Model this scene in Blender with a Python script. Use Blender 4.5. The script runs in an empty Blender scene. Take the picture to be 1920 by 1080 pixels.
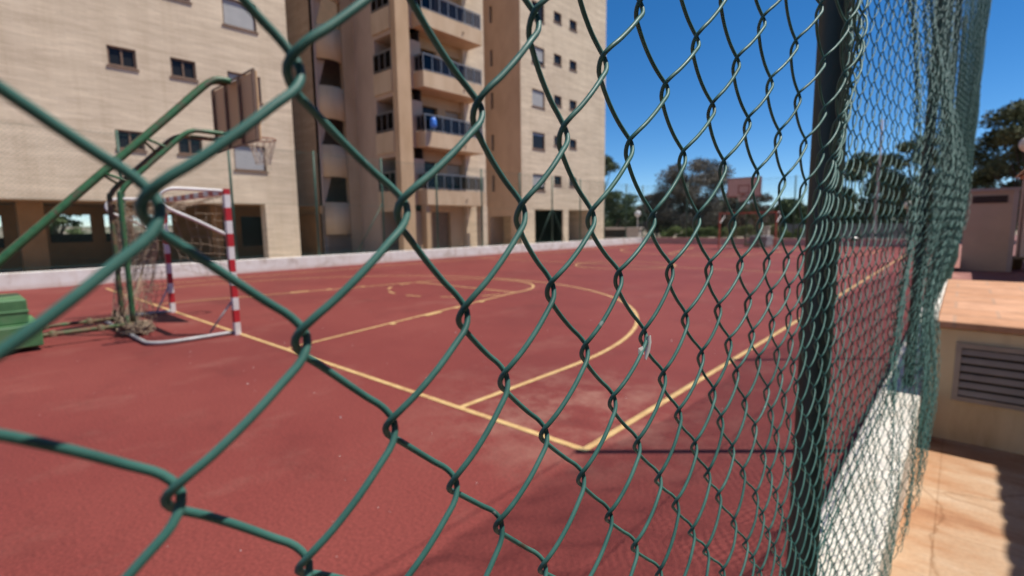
import bpy, math, random
import numpy as np
from mathutils import Vector, Matrix
rng = np.random.default_rng(7); random.seed(7)
scene = bpy.context.scene
col = scene.collection
PI = math.pi

# ------------------------------------------------------------------ helpers
class MB:
    """collects vertices / faces of one mesh"""
    def __init__(self):
        self.v = []; self.f = []; self.s = []; self.n = 0; self.mi = None
    def add(self, verts, faces, smooth=False):
        verts = np.asarray(verts, float).reshape(-1, 3)
        b = self.n
        self.v.append(verts); self.n += len(verts)
        self.f += [tuple(int(i) + b for i in f) for f in faces]
        self.s += [smooth] * len(faces)
        return self
    def box(self, x0, x1, y0, y1, z0, z1):
        v = [(x, y, z) for z in (z0, z1) for y in (y0, y1) for x in (x0, x1)]
        return self.add(v, [(0, 2, 3, 1), (4, 5, 7, 6), (0, 1, 5, 4), (2, 6, 7, 3), (0, 4, 6, 2), (1, 3, 7, 5)])
    def bbox(self, x0, x1, y0, y1, z0, z1, b=.01):
        """box with chamfered edges"""
        c = ((x0+x1)/2, (y0+y1)/2, (z0+z1)/2); h = ((x1-x0)/2, (y1-y0)/2, (z1-z0)/2)
        v = []; idx = {}
        for sx in (-1, 1):
            for sy in (-1, 1):
                for sz in (-1, 1):
                    for a in range(3):
                        p = [sx*(h[0]-b), sy*(h[1]-b), sz*(h[2]-b)]
                        p[a] += (sx, sy, sz)[a]*b
                        idx[(sx, sy, sz, a)] = len(v); v.append([c[i]+p[i] for i in range(3)])
        f = []
        for a in range(3):
            o = [i for i in range(3) if i != a]
            for s in (-1, 1):
                q = []
                for (t, u) in ((-1, -1), (1, -1), (1, 1), (-1, 1)):
                    k = [0, 0, 0]; k[a] = s; k[o[0]] = t; k[o[1]] = u
                    q.append(idx[(*k, a)])
                f.append(q)
        for a in range(3):
            o = [i for i in range(3) if i != a]
            for t in (-1, 1):
                for u in (-1, 1):
                    k0 = [0, 0, 0]; k0[o[0]] = t; k0[o[1]] = u; k0[a] = -1
                    k1 = list(k0); k1[a] = 1
                    f.append([idx[(*k0, o[0])], idx[(*k1, o[0])], idx[(*k1, o[1])], idx[(*k0, o[1])]])
        for sx in (-1, 1):
            for sy in (-1, 1):
                for sz in (-1, 1):
                    f.append([idx[(sx, sy, sz, a)] for a in range(3)])
        return self.add(v, f)
    def tube(self, pts, r, n=8, caps=True, closed=False):
        pts = np.asarray(pts, float); N = len(pts)
        if closed:
            T = np.roll(pts, -1, 0) - np.roll(pts, 1, 0)
        else:
            T = np.gradient(pts, axis=0)
        T /= np.linalg.norm(T, axis=1)[:, None] + 1e-12
        r = np.broadcast_to(np.asarray(r, float), (N,))
        ref = np.array([0, 0, 1.]) if abs(T[0, 2]) < .9 else np.array([1., 0, 0])
        rings = []
        s = np.cross(T[0], ref); s /= np.linalg.norm(s)
        for i in range(N):
            s = s - T[i]*(s @ T[i]); s /= np.linalg.norm(s) + 1e-12
            u = np.cross(s, T[i])
            a = np.arange(n)*2*PI/n
            rings.append(pts[i] + r[i]*(np.cos(a)[:, None]*s + np.sin(a)[:, None]*u))
        f = []
        M = N if closed else N-1
        for i in range(M):
            j = (i+1) % N
            for k in range(n):
                f.append((i*n+k, i*n+(k+1) % n, j*n+(k+1) % n, j*n+k))
        self.add(np.concatenate(rings), f, True)
        if caps and not closed:
            b = self.n - N*n
            self.f += [tuple(b+k for k in range(n))[::-1], tuple(b+(N-1)*n+k for k in range(n))]
            self.s += [False, False]
        return self
    def lathe(self, prof, c, n=20):
        v = []; f = []
        for (r, z) in prof:
            for k in range(n):
                a = 2*PI*k/n; v.append((c[0]+r*math.cos(a), c[1]+r*math.sin(a), c[2]+z))
        for i in range(len(prof)-1):
            for k in range(n):
                f.append((i*n+k, i*n+(k+1) % n, (i+1)*n+(k+1) % n, (i+1)*n+k))
        return self.add(v, f, True)
    def build(self, name, m, parent=None):
        me = bpy.data.meshes.new(name)
        v = np.concatenate(self.v) if self.v else np.zeros((0, 3))
        off = np.array(parent.get('_o', (0, 0, 0))) if parent is not None else np.zeros(3)
        me.from_pydata((v-off).tolist(), [], self.f)
        me.polygons.foreach_set('use_smooth', self.s)
        if self.mi is not None:
            for q in m: me.materials.append(q)
            me.polygons.foreach_set('material_index', self.mi)
        me.update()
        return link(name, me, m, parent)

def link(name, me, m, parent=None):
    o = bpy.data.objects.new(name, me); col.objects.link(o)
    if m is not None and len(me.materials) == 0: me.materials.append(m)
    if parent is not None:
        o.parent = parent
        if '_o' in parent: o['_o'] = tuple(parent['_o'])
    return o

def quads_mesh(name, V, F, m, parent=None, smooth=True):
    """fast build of a big quad mesh from numpy arrays"""
    off = np.array(parent.get('_o', (0, 0, 0))) if parent is not None else np.zeros(3)
    V = np.ascontiguousarray(V.reshape(-1, 3)-off, dtype=np.float32); F = np.ascontiguousarray(F.reshape(-1, 4), dtype=np.int32)
    me = bpy.data.meshes.new(name)
    me.vertices.add(len(V)); me.vertices.foreach_set('co', V.ravel())
    me.loops.add(F.size); me.loops.foreach_set('vertex_index', F.ravel())
    me.polygons.add(len(F)); me.polygons.foreach_set('loop_start', np.arange(0, F.size, 4, dtype=np.int32))
    me.polygons.foreach_set('use_smooth', np.full(len(F), smooth))
    me.update(calc_edges=True)
    return link(name, me, m, parent)

def tag(o, label=None, cat=None, group=None, kind=None):
    if label: o['label'] = label
    if cat: o['category'] = cat
    if group: o['group'] = group
    if kind: o['kind'] = kind
    return o

def thing(name, loc, label, cat, group=None):
    o = bpy.data.objects.new(name, None); col.objects.link(o); o.empty_display_size = .2
    o.location = loc; o['_o'] = tuple(float(c) for c in loc)
    return tag(o, label, cat, group)

def copy_tree(o, parent=None):
    c = o.copy(); col.objects.link(c)
    if parent is not None: c.parent = parent
    for ch in list(o.children): copy_tree(ch, c)
    return c

def bezier(pts, k=8):
    """smooth curve through points (Catmull-Rom)"""
    P = np.asarray(pts, float); P = np.vstack([2*P[0]-P[1], P, 2*P[-1]-P[-2]])
    out = []
    for i in range(1, len(P)-2):
        for t in np.arange(k)/k:
            a, b, c, d = P[i-1:i+3]
            out.append(.5*((2*b)+(-a+c)*t+(2*a-5*b+4*c-d)*t*t+(-a+3*b-3*c+d)*t**3))
    out.append(P[-2]); return np.array(out)

# ------------------------------------------------------------------ materials
def mat(name, base, rough=.6, metal=0., spec=.5):
    m = bpy.data.materials.new(name); m.use_nodes = True
    b = m.node_tree.nodes['Principled BSDF']
    b.inputs['Base Color'].default_value = (*base, 1); b.inputs['Roughness'].default_value = rough
    b.inputs['Metallic'].default_value = metal; b.inputs['Specular IOR Level'].default_value = spec
    return m
def N(m, t, **kw):
    n = m.node_tree.nodes.new(t)
    for k, v in kw.items():
        if k in n.inputs: n.inputs[k].default_value = v
        else: setattr(n, k, v)
    return n
def L(m, a, b): m.node_tree.links.new(a, b)
def bsdf(m): return m.node_tree.nodes['Principled BSDF']
def pos(m, scale=(1, 1, 1)):
    g = N(m, 'ShaderNodeNewGeometry'); mp = N(m, 'ShaderNodeMapping'); mp.inputs['Scale'].default_value = scale
    L(m, g.outputs['Position'], mp.inputs['Vector']); return mp.outputs['Vector']
def ramp(m, fac, stops):
    r = N(m, 'ShaderNodeValToRGB'); L(m, fac, r.inputs['Fac'])
    e = r.color_ramp.elements
    while len(e) < len(stops): e.new(.5)
    for i, (p, c) in enumerate(stops):
        e[i].position = p; e[i].color = (*c, 1) if len(c) == 3 else c
    return r.outputs['Color']
def noise(m, vec, scale, detail=4., rough=.55):
    n = N(m, 'ShaderNodeTexNoise'); n.inputs['Scale'].default_value = scale
    n.inputs['Detail'].default_value = detail; n.inputs['Roughness'].default_value = rough
    L(m, vec, n.inputs['Vector']); return n.outputs['Fac']
def mix(m, a, b, fac, mode='MIX'):
    n = N(m, 'ShaderNodeMix', data_type='RGBA', blend_type=mode)
    for s, x in ((n.inputs[6], a), (n.inputs[7], b), (n.inputs[0], fac)):
        if isinstance(x, (int, float)): s.default_value = x
        elif isinstance(x, tuple): s.default_value = (*x, 1)
        else: L(m, x, s)
    return n.outputs[2]
def bump(m, h, strength=.3, dist=.02):
    n = N(m, 'ShaderNodeBump'); n.inputs['Strength'].default_value = strength; n.inputs['Distance'].default_value = dist
    L(m, h, n.inputs['Height']); L(m, n.outputs['Normal'], bsdf(m).inputs['Normal'])
def varied(name, a, b, scale=3., rough=.7, sc=(1, 1, 1), detail=5., c=None, lo=.35, hi=.65, bmp=0., spec=.5):
    """two-tone noise material in place coordinates"""
    m = mat(name, a, rough, spec=spec)
    f = noise(m, pos(m, sc), scale, detail)
    stops = [(lo, a), (hi, b)] if c is None else [(lo, a), ((lo+hi)/2, b), (hi, c)]
    L(m, ramp(m, f, stops), bsdf(m).inputs['Base Color'])
    if bmp: bump(m, f, bmp)
    return m

M = {}
# painted court: deep red with wear, stains and fine grain
m = M['court'] = mat('court_paint', (.23, .05, .04), .75, spec=.3)
v = pos(m)
big = ramp(m, noise(m, v, .35, 6, .6), [(.3, (.160, .029, .025)), (.5, (.196, .037, .030)), (.72, (.230, .050, .039))])
fine = ramp(m, noise(m, v, 55, 3, .7), [(.3, (.66, .66, .66)), (.7, (1.27, 1.27, 1.27))])
c1 = mix(m, big, fine, 1., 'MULTIPLY')
wear = ramp(m, noise(m, pos(m, (1., .6, 1)), 1.1, 10, .72), [(.54, (0, 0, 0)), (.80, (.40, .40, .40))])
c2 = mix(m, c1, (.33, .16, .12), wear)
spots = ramp(m, noise(m, v, 9., 2, .5), [(.70, (0, 0, 0)), (.80, (.25, .25, .25))])
c3 = mix(m, c2, (.13, .035, .03), spots)
dv = N(m, 'ShaderNodeVectorMath', operation='DISTANCE'); wobv = N(m, 'ShaderNodeTexNoise'); wobv.inputs['Scale'].default_value = 1.6; wobv.inputs['Detail'].default_value = 6; L(m, v, wobv.inputs['Vector'])
L(m, mix(m, v, wobv.outputs['Color'], .35), dv.inputs[0]); dv.inputs[1].default_value = (-1.35, 2.35, .15)
pf = ramp(m, dv.outputs['Value'], [(.25, (1, 1, 1)), (.95, (0, 0, 0))])
pn = ramp(m, noise(m, pos(m, (1, 1, 1)), 2.6, 8, .7), [(.44, (0, 0, 0)), (.66, (.62, .62, .62))])
c3 = mix(m, c3, (.36, .19, .14), mix(m, pf, pn, 1., 'MULTIPLY'))
dk = ramp(m, noise(m, pos(m, (.8, 1.3, 1)), .9, 7, .66), [(.55, (1, 1, 1)), (.75, (.74, .72, .72))])
c3 = mix(m, c3, dk, 1., 'MULTIPLY')
L(m, c3, bsdf(m).inputs['Base Color']); bump(m, noise(m, v, 120, 2), .25, .004)
M['line'] = varied('yellow_line_paint', (.64, .43, .18), (.54, .33, .13), 9, .7, detail=9, c=(.36, .15, .085), lo=.40, hi=.76)
# brick
def brick(name, c1, c2, mortar, streak=True):
    m = mat(name, c1, .85, spec=.25)
    g = N(m, 'ShaderNodeNewGeometry'); s = N(m, 'ShaderNodeSeparateXYZ'); L(m, g.outputs['Position'], s.inputs[0])
    ad = N(m, 'ShaderNodeMath', operation='ADD'); L(m, s.outputs[0], ad.inputs[0]); L(m, s.outputs[1], ad.inputs[1])
    cb = N(m, 'ShaderNodeCombineXYZ'); L(m, ad.outputs[0], cb.inputs[0]); L(m, s.outputs[2], cb.inputs[1])
    b = N(m, 'ShaderNodeTexBrick'); L(m, cb.outputs[0], b.inputs['Vector'])
    b.inputs['Color1'].default_value = (*c1, 1); b.inputs['Color2'].default_value = (*c2, 1); b.inputs['Mortar'].default_value = (*mortar, 1)
    b.inputs['Scale'].default_value = 1; b.inputs['Brick Width'].default_value = .42; b.inputs['Row Height'].default_value = .066
    b.inputs['Mortar Size'].default_value = .010; b.inputs['Mortar Smooth'].default_value = .5; b.inputs['Bias'].default_value = -.1
    mp = N(m, 'ShaderNodeMapping'); mp.inputs['Scale'].default_value = (.35, 3.2, 1); L(m, cb.outputs[0], mp.inputs['Vector'])
    st = ramp(m, noise(m, mp.outputs[0], 1.1, 7, .65), [(.42, (.90, .89, .88)), (.55, (1., 1., 1.)), (.7, (1.16, 1.17, 1.18))])
    o = mix(m, b.outputs['Color'], st, 1., 'MULTIPLY')
    mp3 = N(m, 'ShaderNodeMapping'); mp3.inputs['Scale'].default_value = (2.6, .16, 1); L(m, cb.outputs[0], mp3.inputs['Vector'])
    dr = ramp(m, noise(m, mp3.outputs[0], 1.0, 6, .62), [(.50, (1, 1, 1)), (.72, (.90, .885, .86))])
    o = mix(m, o, dr, 1., 'MULTIPLY')
    pt_ = ramp(m, noise(m, cb.outputs[0], .32, 4, .55), [(.35, (.94, .93, .92)), (.65, (1.06, 1.06, 1.05))])
    o = mix(m, o, pt_, 1., 'MULTIPLY')
    if streak:
        mp2 = N(m, 'ShaderNodeMapping'); mp2.inputs['Scale'].default_value = (.5, 7, 1); L(m, cb.outputs[0], mp2.inputs['Vector'])
        w = ramp(m, noise(m, mp2.outputs[0], 1.3, 6, .7), [(.60, (0, 0, 0)), (.74, (.55, .55, .55))])
        # lime bloom gathers in bands along the floor slabs
        md = N(m, 'ShaderNodeMath', operation='PINGPONG'); L(m, s.outputs[2], md.inputs[0]); md.inputs[1].default_value = 1.415
        bd = ramp(m, md.outputs[0], [(0., (1, 1, 1)), (.5, (.1, .1, .1))])
        w2 = mix(m, w, bd, 1., 'MULTIPLY')
        o = mix(m, o, (.80, .72, .64), w2)
    L(m, o, bsdf(m).inputs['Base Color']); bump(m, b.outputs['Fac'], -.25, .006)
    return m
M['brick'] = brick('cream_brick', (.70, .555, .395), (.605, .47, .33), (.73, .60, .45))
M['brick_shaded'] = brick('shaded_brick', (.36, .275, .225), (.31, .235, .19), (.40, .32, .27), False)  # darker copy of the brick, full shade put into its colour
M['render'] = varied('ochre_render', (.55, .37, .225), (.47, .31, .18), 1.2, .85, (1, 1, .5), spec=.2)
M['render_pale'] = varied('pale_render', (.54, .39, .29), (.47, .335, .245), 1.2, .85, (1, 1, .5), spec=.2)
M['parapet'] = varied('cream_parapet_render', (.62, .455, .30), (.54, .38, .24), 1.6, .85, (1, 1, .35), spec=.2)
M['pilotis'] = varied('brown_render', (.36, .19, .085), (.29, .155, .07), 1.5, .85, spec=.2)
M['trim'] = varied('brown_trim', (.20, .115, .07), (.15, .09, .055), 6, .6)
M['glass'] = mat('dark_glass', (.022, .022, .022), .15, 0, .18)
M['blind'] = varied('grey_blind', (.40, .385, .37), (.36, .35, .335), 3, .6)
M['glass_blue'] = mat('blue_tinted_glass', (.022, .028, .048), .2, 0, .2)
m = M['rail_glass'] = bpy.data.materials.new('tinted_rail_glass'); m.use_nodes = True
tr = N(m, 'ShaderNodeBsdfTransparent'); tr.inputs['Color'].default_value = (.40, .42, .46, 1); gl = N(m, 'ShaderNodeBsdfGlossy'); gl.inputs['Roughness'].default_value = .08
fz = N(m, 'ShaderNodeFresnel'); fz.inputs['IOR'].default_value = 1.28; ms = N(m, 'ShaderNodeMixShader')
L(m, fz.outputs[0], ms.inputs[0]); L(m, tr.outputs[0], ms.inputs[1]); L(m, gl.outputs[0], ms.inputs[2])
L(m, ms.outputs[0], m.node_tree.nodes['Material Output'].inputs['Surface'])
M['steel'] = mat('grey_steel', (.32, .31, .30), .45, .6)
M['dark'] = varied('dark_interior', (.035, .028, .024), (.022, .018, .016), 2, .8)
M['dark_red_tile'] = varied('dark_red_tile', (.16, .05, .045), (.13, .045, .04), 3, .7)
# white wall
m = M['white'] = mat('white_masonry', (.7, .66, .60), .85, spec=.25)
v = pos(m)
a = ramp(m, noise(m, v, 2.2, 8, .65), [(.34, (.55, .48, .40)), (.48, (.72, .67, .60)), (.7, (.80, .77, .71))])
st = ramp(m, noise(m, pos(m, (1, 1, .12)), 3.5, 5, .6), [(.58, (0, 0, 0)), (.75, (.45, .45, .45))])
o = mix(m, a, (.48, .31, .19), st)
sp = N(m, 'ShaderNodeSeparateXYZ'); g = N(m, 'ShaderNodeNewGeometry'); L(m, g.outputs['Position'], sp.inputs[0])
low = ramp(m, sp.outputs[2], [(.0, (.5, .5, .5)), (.16, (0, 0, 0))])
o = mix(m, o, (.52, .33, .24), low)
L(m, o, bsdf(m).inputs['Base Color']); bump(m, noise(m, v, 30, 6, .7), .35, .01)
m = M['concrete_top'] = mat('rough_white_concrete', (.75, .72, .66), .9, spec=.2)
v = pos(m)
a = ramp(m, noise(m, v, 7, 8, .7), [(.30, (.58, .50, .40)), (.45, (.78, .72, .62)), (.7, (.86, .81, .73))])
peb = ramp(m, noise(m, v, 60, 3, .6), [(.35, (.82, .82, .80)), (.6, (1.06, 1.06, 1.06))])
L(m, mix(m, a, peb, 1., 'MULTIPLY'), bsdf(m).inputs['Base Color']); bump(m, noise(m, v, 45, 6, .7), .6, .012)
# green pvc wire and metals
m = M['wire'] = mat('green_pvc_wire', (.04, .11, .09), .5, spec=.38)
v = pos(m)
a = ramp(m, noise(m, v, 38, 4, .6), [(.3, (.029, .102, .086)), (.5, (.043, .140, .116)), (.72, (.068, .18, .148))])
rst = ramp(m, noise(m, v, 26, 5, .65), [(.66, (0, 0, 0)), (.74, (.85, .85, .85))])
chip = ramp(m, noise(m, v, 90, 2, .5), [(.74, (0, 0, 0)), (.78, (.6, .6, .6))])
L(m, mix(m, mix(m, a, (.085, .04, .02), rst), (.30, .34, .31), chip), bsdf(m).inputs['Base Color'])
L(m, ramp(m, noise(m, v, 120, 3), [(.3, (.42,)*3), (.7, (.62,)*3)]), bsdf(m).inputs['Roughness'])
bump(m, noise(m, v, 150, 3), .06, .0004)
M['wire_far'] = mat('green_wire_far', (.04, .11, .085), .5)
m = M['post'] = mat('dark_green_post', (.03, .05, .038), .55)
v = pos(m, (1, 1, .35))
L(m, ramp(m, noise(m, v, 16, 6, .65), [(.42, (.014, .034, .025)), (.58, (.020, .044, .033)), (.68, (.060, .036, .024)), (.78, (.10, .045, .025))]), bsdf(m).inputs['Base Color'])
M['post_far'] = varied('green_post_paint', (.035, .085, .055), (.05, .11, .07), 5, .5)
m = M['green_paint'] = mat('worn_green_paint', (.04, .2, .06), .5)
v = pos(m)
L(m, ramp(m, noise(m, v, 5, 7, .65), [(.36, (.024, .095, .034)), (.50, (.036, .135, .05)), (.60, (.075, .085, .04)), (.70, (.13, .07, .04))]), bsdf(m).inputs['Base Color'])
M['rust_green'] = varied('rusty_green_paint', (.055, .085, .035), (.15, .085, .045), 6, .7, c=(.05, .12, .045))
M['weight'] = varied('green_block_paint', (.052, .145, .055), (.068, .18, .068), 4, .6, c=(.10, .19, .085))
M['weight_top_lit'] = varied('sunlit_green_block_paint', (.07, .19, .07), (.09, .22, .085), 4, .6)  # paler green: sunlight on the block top put into the colour
M['board_back'] = varied('brown_plywood', (.58, .355, .17), (.64, .40, .20), 2.5, .7, (1, 1, .2))
M['board_front'] = varied('faded_pink_board', (.66, .46, .34), (.60, .42, .30), 3, .7)
M['board_mark'] = varied('dark_red_board_paint', (.33, .10, .07), (.28, .085, .06), 3, .7)
M['rim'] = varied('rusty_orange_rim', (.35, .12, .055), (.25, .09, .05), 12, .7)
M['netcord'] = varied('pale_net_cord', (.50, .43, .35), (.40, .33, .26), 20, .9)
M['oldnet'] = varied('old_beige_net_cord', (.42, .32, .22), (.33, .235, .15), 9, .95)
M['redpaint'] = varied('red_goal_paint', (.48, .022, .03), (.40, .02, .025), 6, .45)
M['whitepaint'] = varied('white_goal_paint', (.72, .69, .66), (.64, .60, .56), 6, .5)
M['oldred'] = varied('faded_red_goal_paint', (.50, .11, .06), (.42, .09, .05), 2, .6)
M['oldred2'] = varied('faded_pale_red_paint', (.40, .13, .08), (.34, .10, .06), 2, .6)
M['galv'] = varied('galvanised_tube', (.42, .41, .40), (.30, .30, .29), 8, .4)
# patio
m = M['patio'] = mat('worn_terracotta_paving', (.6, .42, .28), .8, spec=.3)
v = pos(m, (1, 1, 1))
a = ramp(m, noise(m, pos(m, (1.1, 2.6, 1)), 1.9, 6, .62), [(.28, (.32, .145, .07)), (.43, (.43, .235, .125)), (.56, (.50, .33, .205)), (.76, (.56, .42, .30))])
cr = N(m, 'ShaderNodeTexVoronoi', feature='DISTANCE_TO_EDGE'); cr.inputs['Scale'].default_value = 1.1
wob = N(m, 'ShaderNodeTexNoise'); wob.inputs['Scale'].default_value = 3.; wob.inputs['Detail'].default_value = 5; L(m, v, wob.inputs['Vector'])
L(m, mix(m, v, wob.outputs['Color'], .18), cr.inputs['Vector'])
dm = ramp(m, cr.outputs['Distance'], [(.0, (.72, .66, .60)), (.007, (1, 1, 1))])
fn = ramp(m, noise(m, v, 60, 3, .6), [(.3, (.9, .9, .9)), (.7, (1.08, 1.08, 1.08))])
jt = N(m, 'ShaderNodeTexBrick'); L(m, v, jt.inputs['Vector']); jt.offset = 0.; jt.inputs['Scale'].default_value = 1.
jt.inputs['Brick Width'].default_value = .40; jt.inputs['Row Height'].default_value = .40; jt.inputs['Mortar Size'].default_value = .005; jt.inputs['Mortar Smooth'].default_value = .5
jt.inputs['Color1'].default_value = (1, 1, 1, 1); jt.inputs['Color2'].default_value = (.90, .88, .86, 1); jt.inputs['Mortar'].default_value = (.80, .76, .72, 1)
a = mix(m, a, jt.outputs['Color'], 1., 'MULTIPLY')
o = mix(m, mix(m, a, dm, 1., 'MULTIPLY'), fn, 1., 'MULTIPLY')
L(m, o, bsdf(m).inputs['Base Color'])
m = M['rooftile'] = mat('terracotta_slab', (.5, .25, .14), .75, spec=.3)
v = pos(m)
bk = N(m, 'ShaderNodeTexBrick'); L(m, v, bk.inputs['Vector'])
bk.inputs['Color1'].default_value = (.52, .27, .15, 1); bk.inputs['Color2'].default_value = (.60, .33, .20, 1); bk.inputs['Mortar'].default_value = (.47, .28, .18, 1)
bk.inputs['Scale'].default_value = 1; bk.inputs['Brick Width'].default_value = .42; bk.inputs['Row Height'].default_value = .36; bk.inputs['Mortar Size'].default_value = .012
bk.inputs['Mortar Smooth'].default_value = .4
L(m, mix(m, bk.outputs['Color'], ramp(m, noise(m, v, 6, 6, .65), [(.3, (.82, .80, .78)), (.7, (1.15, 1.17, 1.2))]), 1., 'MULTIPLY'), bsdf(m).inputs['Base Color'])
m = M['tan'] = mat('tan_stucco', (.5, .36, .2), .9, spec=.2)
v = pos(m)
a = ramp(m, noise(m, v, 2.5, 6, .6), [(.3, (.72, .53, .28)), (.6, (.79, .62, .37))])
st = ramp(m, noise(m, pos(m, (1, 1, .22)), 3.4, 5, .6), [(.52, (0, 0, 0)), (.72, (.6, .6, .6))])
L(m, mix(m, a, (.40, .23, .09), st), bsdf(m).inputs['Base Color']); bump(m, noise(m, v, 70, 4), .2, .004)
M['vent'] = varied('brown_grey_metal', (.40, .315, .24), (.34, .265, .20), 8, .55)
M['cabin'] = varied('pinkish_stucco', (.74, .54, .37), (.67, .485, .335), 2, .9, spec=.2)
M['cabin_edge'] = varied('pale_stucco_edge', (.62, .50, .42), (.56, .45, .37), 2, .9, spec=.2)
M['globe'] = mat('opal_globe', (.72, .62, .50), .35)
M['globe_white'] = mat('white_globe', (.75, .72, .68), .35)
M['pole'] = varied('pale_pole_paint', (.45, .36, .33), (.40, .32, .29), 4, .6)
M['pot'] = varied('terracotta_pot', (.34, .21, .09), (.28, .17, .07), 5, .8)
M['pot_rim'] = varied('yellow_pot_rim', (.55, .46, .26), (.48, .40, .22), 5, .8)
M['sand'] = varied('dry_sandy_ground', (.30, .24, .17), (.24, .19, .13), .4, .95, c=(.24, .21, .12))
M['hill'] = varied('dry_hill', (.25, .20, .14), (.18, .16, .10), .25, .95, c=(.10, .12, .06))
M['stone'] = varied('pale_stone_wall', (.50, .42, .36), (.42, .35, .30), 1.5, .9)
M['pinkwall'] = varied('pinkish_low_wall', (.62, .39, .31), (.54, .335, .265), 1.2, .9)
M['greyfence'] = varied('grey_boards', (.22, .215, .22), (.17, .165, .17), 4, .8, (4, 4, .5))
M['plastic_blue'] = varied('blue_plastic', (.03, .14, .6), (.10, .30, .75), 7, .4)
M['red_paving'] = varied('red_tile_paving', (.30, .12, .095), (.24, .09, .075), 2.5, .75, c=(.36, .17, .14))
M['litter'] = mat('white_grit', (.7, .66, .6), .8)
m = M['tape'] = mat('clear_tape', (.66, .66, .62), .15, spec=.9)
def leaf(name, a, b, c, sc=.7):
    m = mat(name, a, .7, spec=.25)
    f = noise(m, pos(m), sc, 5, .65)
    L(m, ramp(m, f, [(.32, a), (.5, b), (.68, c)]), bsdf(m).inputs['Base Color'])
    return m
M['olive_leaf'] = leaf('grey_olive_foliage', (.11, .098, .075), (.165, .148, .115), (.235, .21, .17))
M['pine_leaf'] = leaf('dark_pine_foliage', (.055, .070, .030), (.095, .112, .048), (.155, .165, .075))
M['green_leaf'] = leaf('green_foliage', (.055, .082, .032), (.085, .118, .045), (.13, .165, .07))
M['hedge_leaf'] = leaf('hedge_foliage', (.085, .12, .04), (.13, .175, .055), (.20, .24, .08), 1.5)
M['bark'] = varied('bark', (.12, .085, .06), (.08, .058, .042), 5, .9, (1, 1, .3))

# ------------------------------------------------------------------ camera, world, sun
F_PX, YAW, PITCH, ROLL, H = 946.05, .72802, .123925, -.013235, 1.5225
cy, sy, cp, sp_ = math.cos(YAW), math.sin(YAW), math.cos(PITCH), math.sin(PITCH)
fwd = Vector((-sy*cp, cy*cp, -sp_)); rgt = Vector((cy, sy, 0)); up = rgt.cross(fwd)
r2 = rgt*math.cos(ROLL)+up*math.sin(ROLL); u2 = -rgt*math.sin(ROLL)+up*math.cos(ROLL)
cam = bpy.data.objects.new('camera', bpy.data.cameras.new('camera')); col.objects.link(cam)
cam.matrix_world = Matrix(((r2.x, u2.x, -fwd.x, 0), (r2.y, u2.y, -fwd.y, 0), (r2.z, u2.z, -fwd.z, H), (0, 0, 0, 1)))
cam.data.sensor_width = 36; cam.data.lens = 36*F_PX/1920
cam.data.clip_start = .01; cam.data.clip_end = 3000
cam.data.dof.use_dof = True; cam.data.dof.focus_distance = .29; cam.data.dof.aperture_fstop = 9.5
scene.camera = cam

SUN_EL, SUN_AZ = math.radians(64), math.radians(49.5)     # azimuth from +Y towards +X
w = bpy.data.worlds.new('World'); scene.world = w; w.use_nodes = True
bg = w.node_tree.nodes['Background']
sky = w.node_tree.nodes.new('ShaderNodeTexSky'); sky.sky_type = 'NISHITA'; sky.sun_disc = False
sky.sun_elevation = SUN_EL; sky.sun_rotation = SUN_AZ; sky.altitude = 700
sky.air_density = .75; sky.dust_density = 0.; sky.ozone_density = 4.5
hs = w.node_tree.nodes.new('ShaderNodeHueSaturation'); hs.inputs['Saturation'].default_value = 1.28; hs.inputs['Value'].default_value = 1.0
w.node_tree.links.new(sky.outputs['Color'], hs.inputs['Color']); w.node_tree.links.new(hs.outputs['Color'], bg.inputs['Color']); bg.inputs['Strength'].default_value = .105
sun = bpy.data.objects.new('sun', bpy.data.lights.new('sun', 'SUN')); col.objects.link(sun)
sd = Vector((math.sin(SUN_AZ)*math.cos(SUN_EL), math.cos(SUN_AZ)*math.cos(SUN_EL), math.sin(SUN_EL)))
sun.rotation_euler = sd.to_track_quat('Z', 'Y').to_euler(); sun.location = (10, 10, 40)
sun.data.energy = 4.4; sun.data.angle = math.radians(.5); sun.data.color = (1, .955, .88)
vs = scene.view_settings
vs.view_transform = 'Standard'; vs.look = 'None'; vs.gamma = 1; vs.exposure = .3; vs.use_curve_mapping = False

# ------------------------------------------------------------------ ground
XS, Y0, XW, HW, YE = -1.815, 2.754, -18.475, .449, 36.0   # near sideline, near end line, far wall face, wall height, end wall face
ZP = .15                                                   # patio level
b = MB(); b.add([(-900, -500, -.03), (900, -500, -.03), (900, 1500, -.03), (-900, 1500, -.03)], [(0, 1, 2, 3)])
tag(b.build('ground', M['sand']), kind='structure')
b = MB(); b.add([(XW-.1, -14, 0), (-.22, -14, 0), (-.22, YE+.1, 0), (XW-.1, YE+.1, 0)], [(0, 1, 2, 3)])
tag(b.build('court_floor', M['court']), kind='structure')
b = MB(); b.box(-.125, 9, -14, 7.05, -.02, ZP)
tag(b.build('patio_paving', M['patio']), kind='structure')
b = MB(); b.box(-.125, 9, 7.05, 60, -.02, ZP)
tag(b.build('red_paving', M['red_paving']), kind='structure')
b = MB(); b.box(-27.5, XW-.31, -14, 44, -.02, .05)
tag(b.build('building_path', M['stone']), kind='structure')

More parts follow.
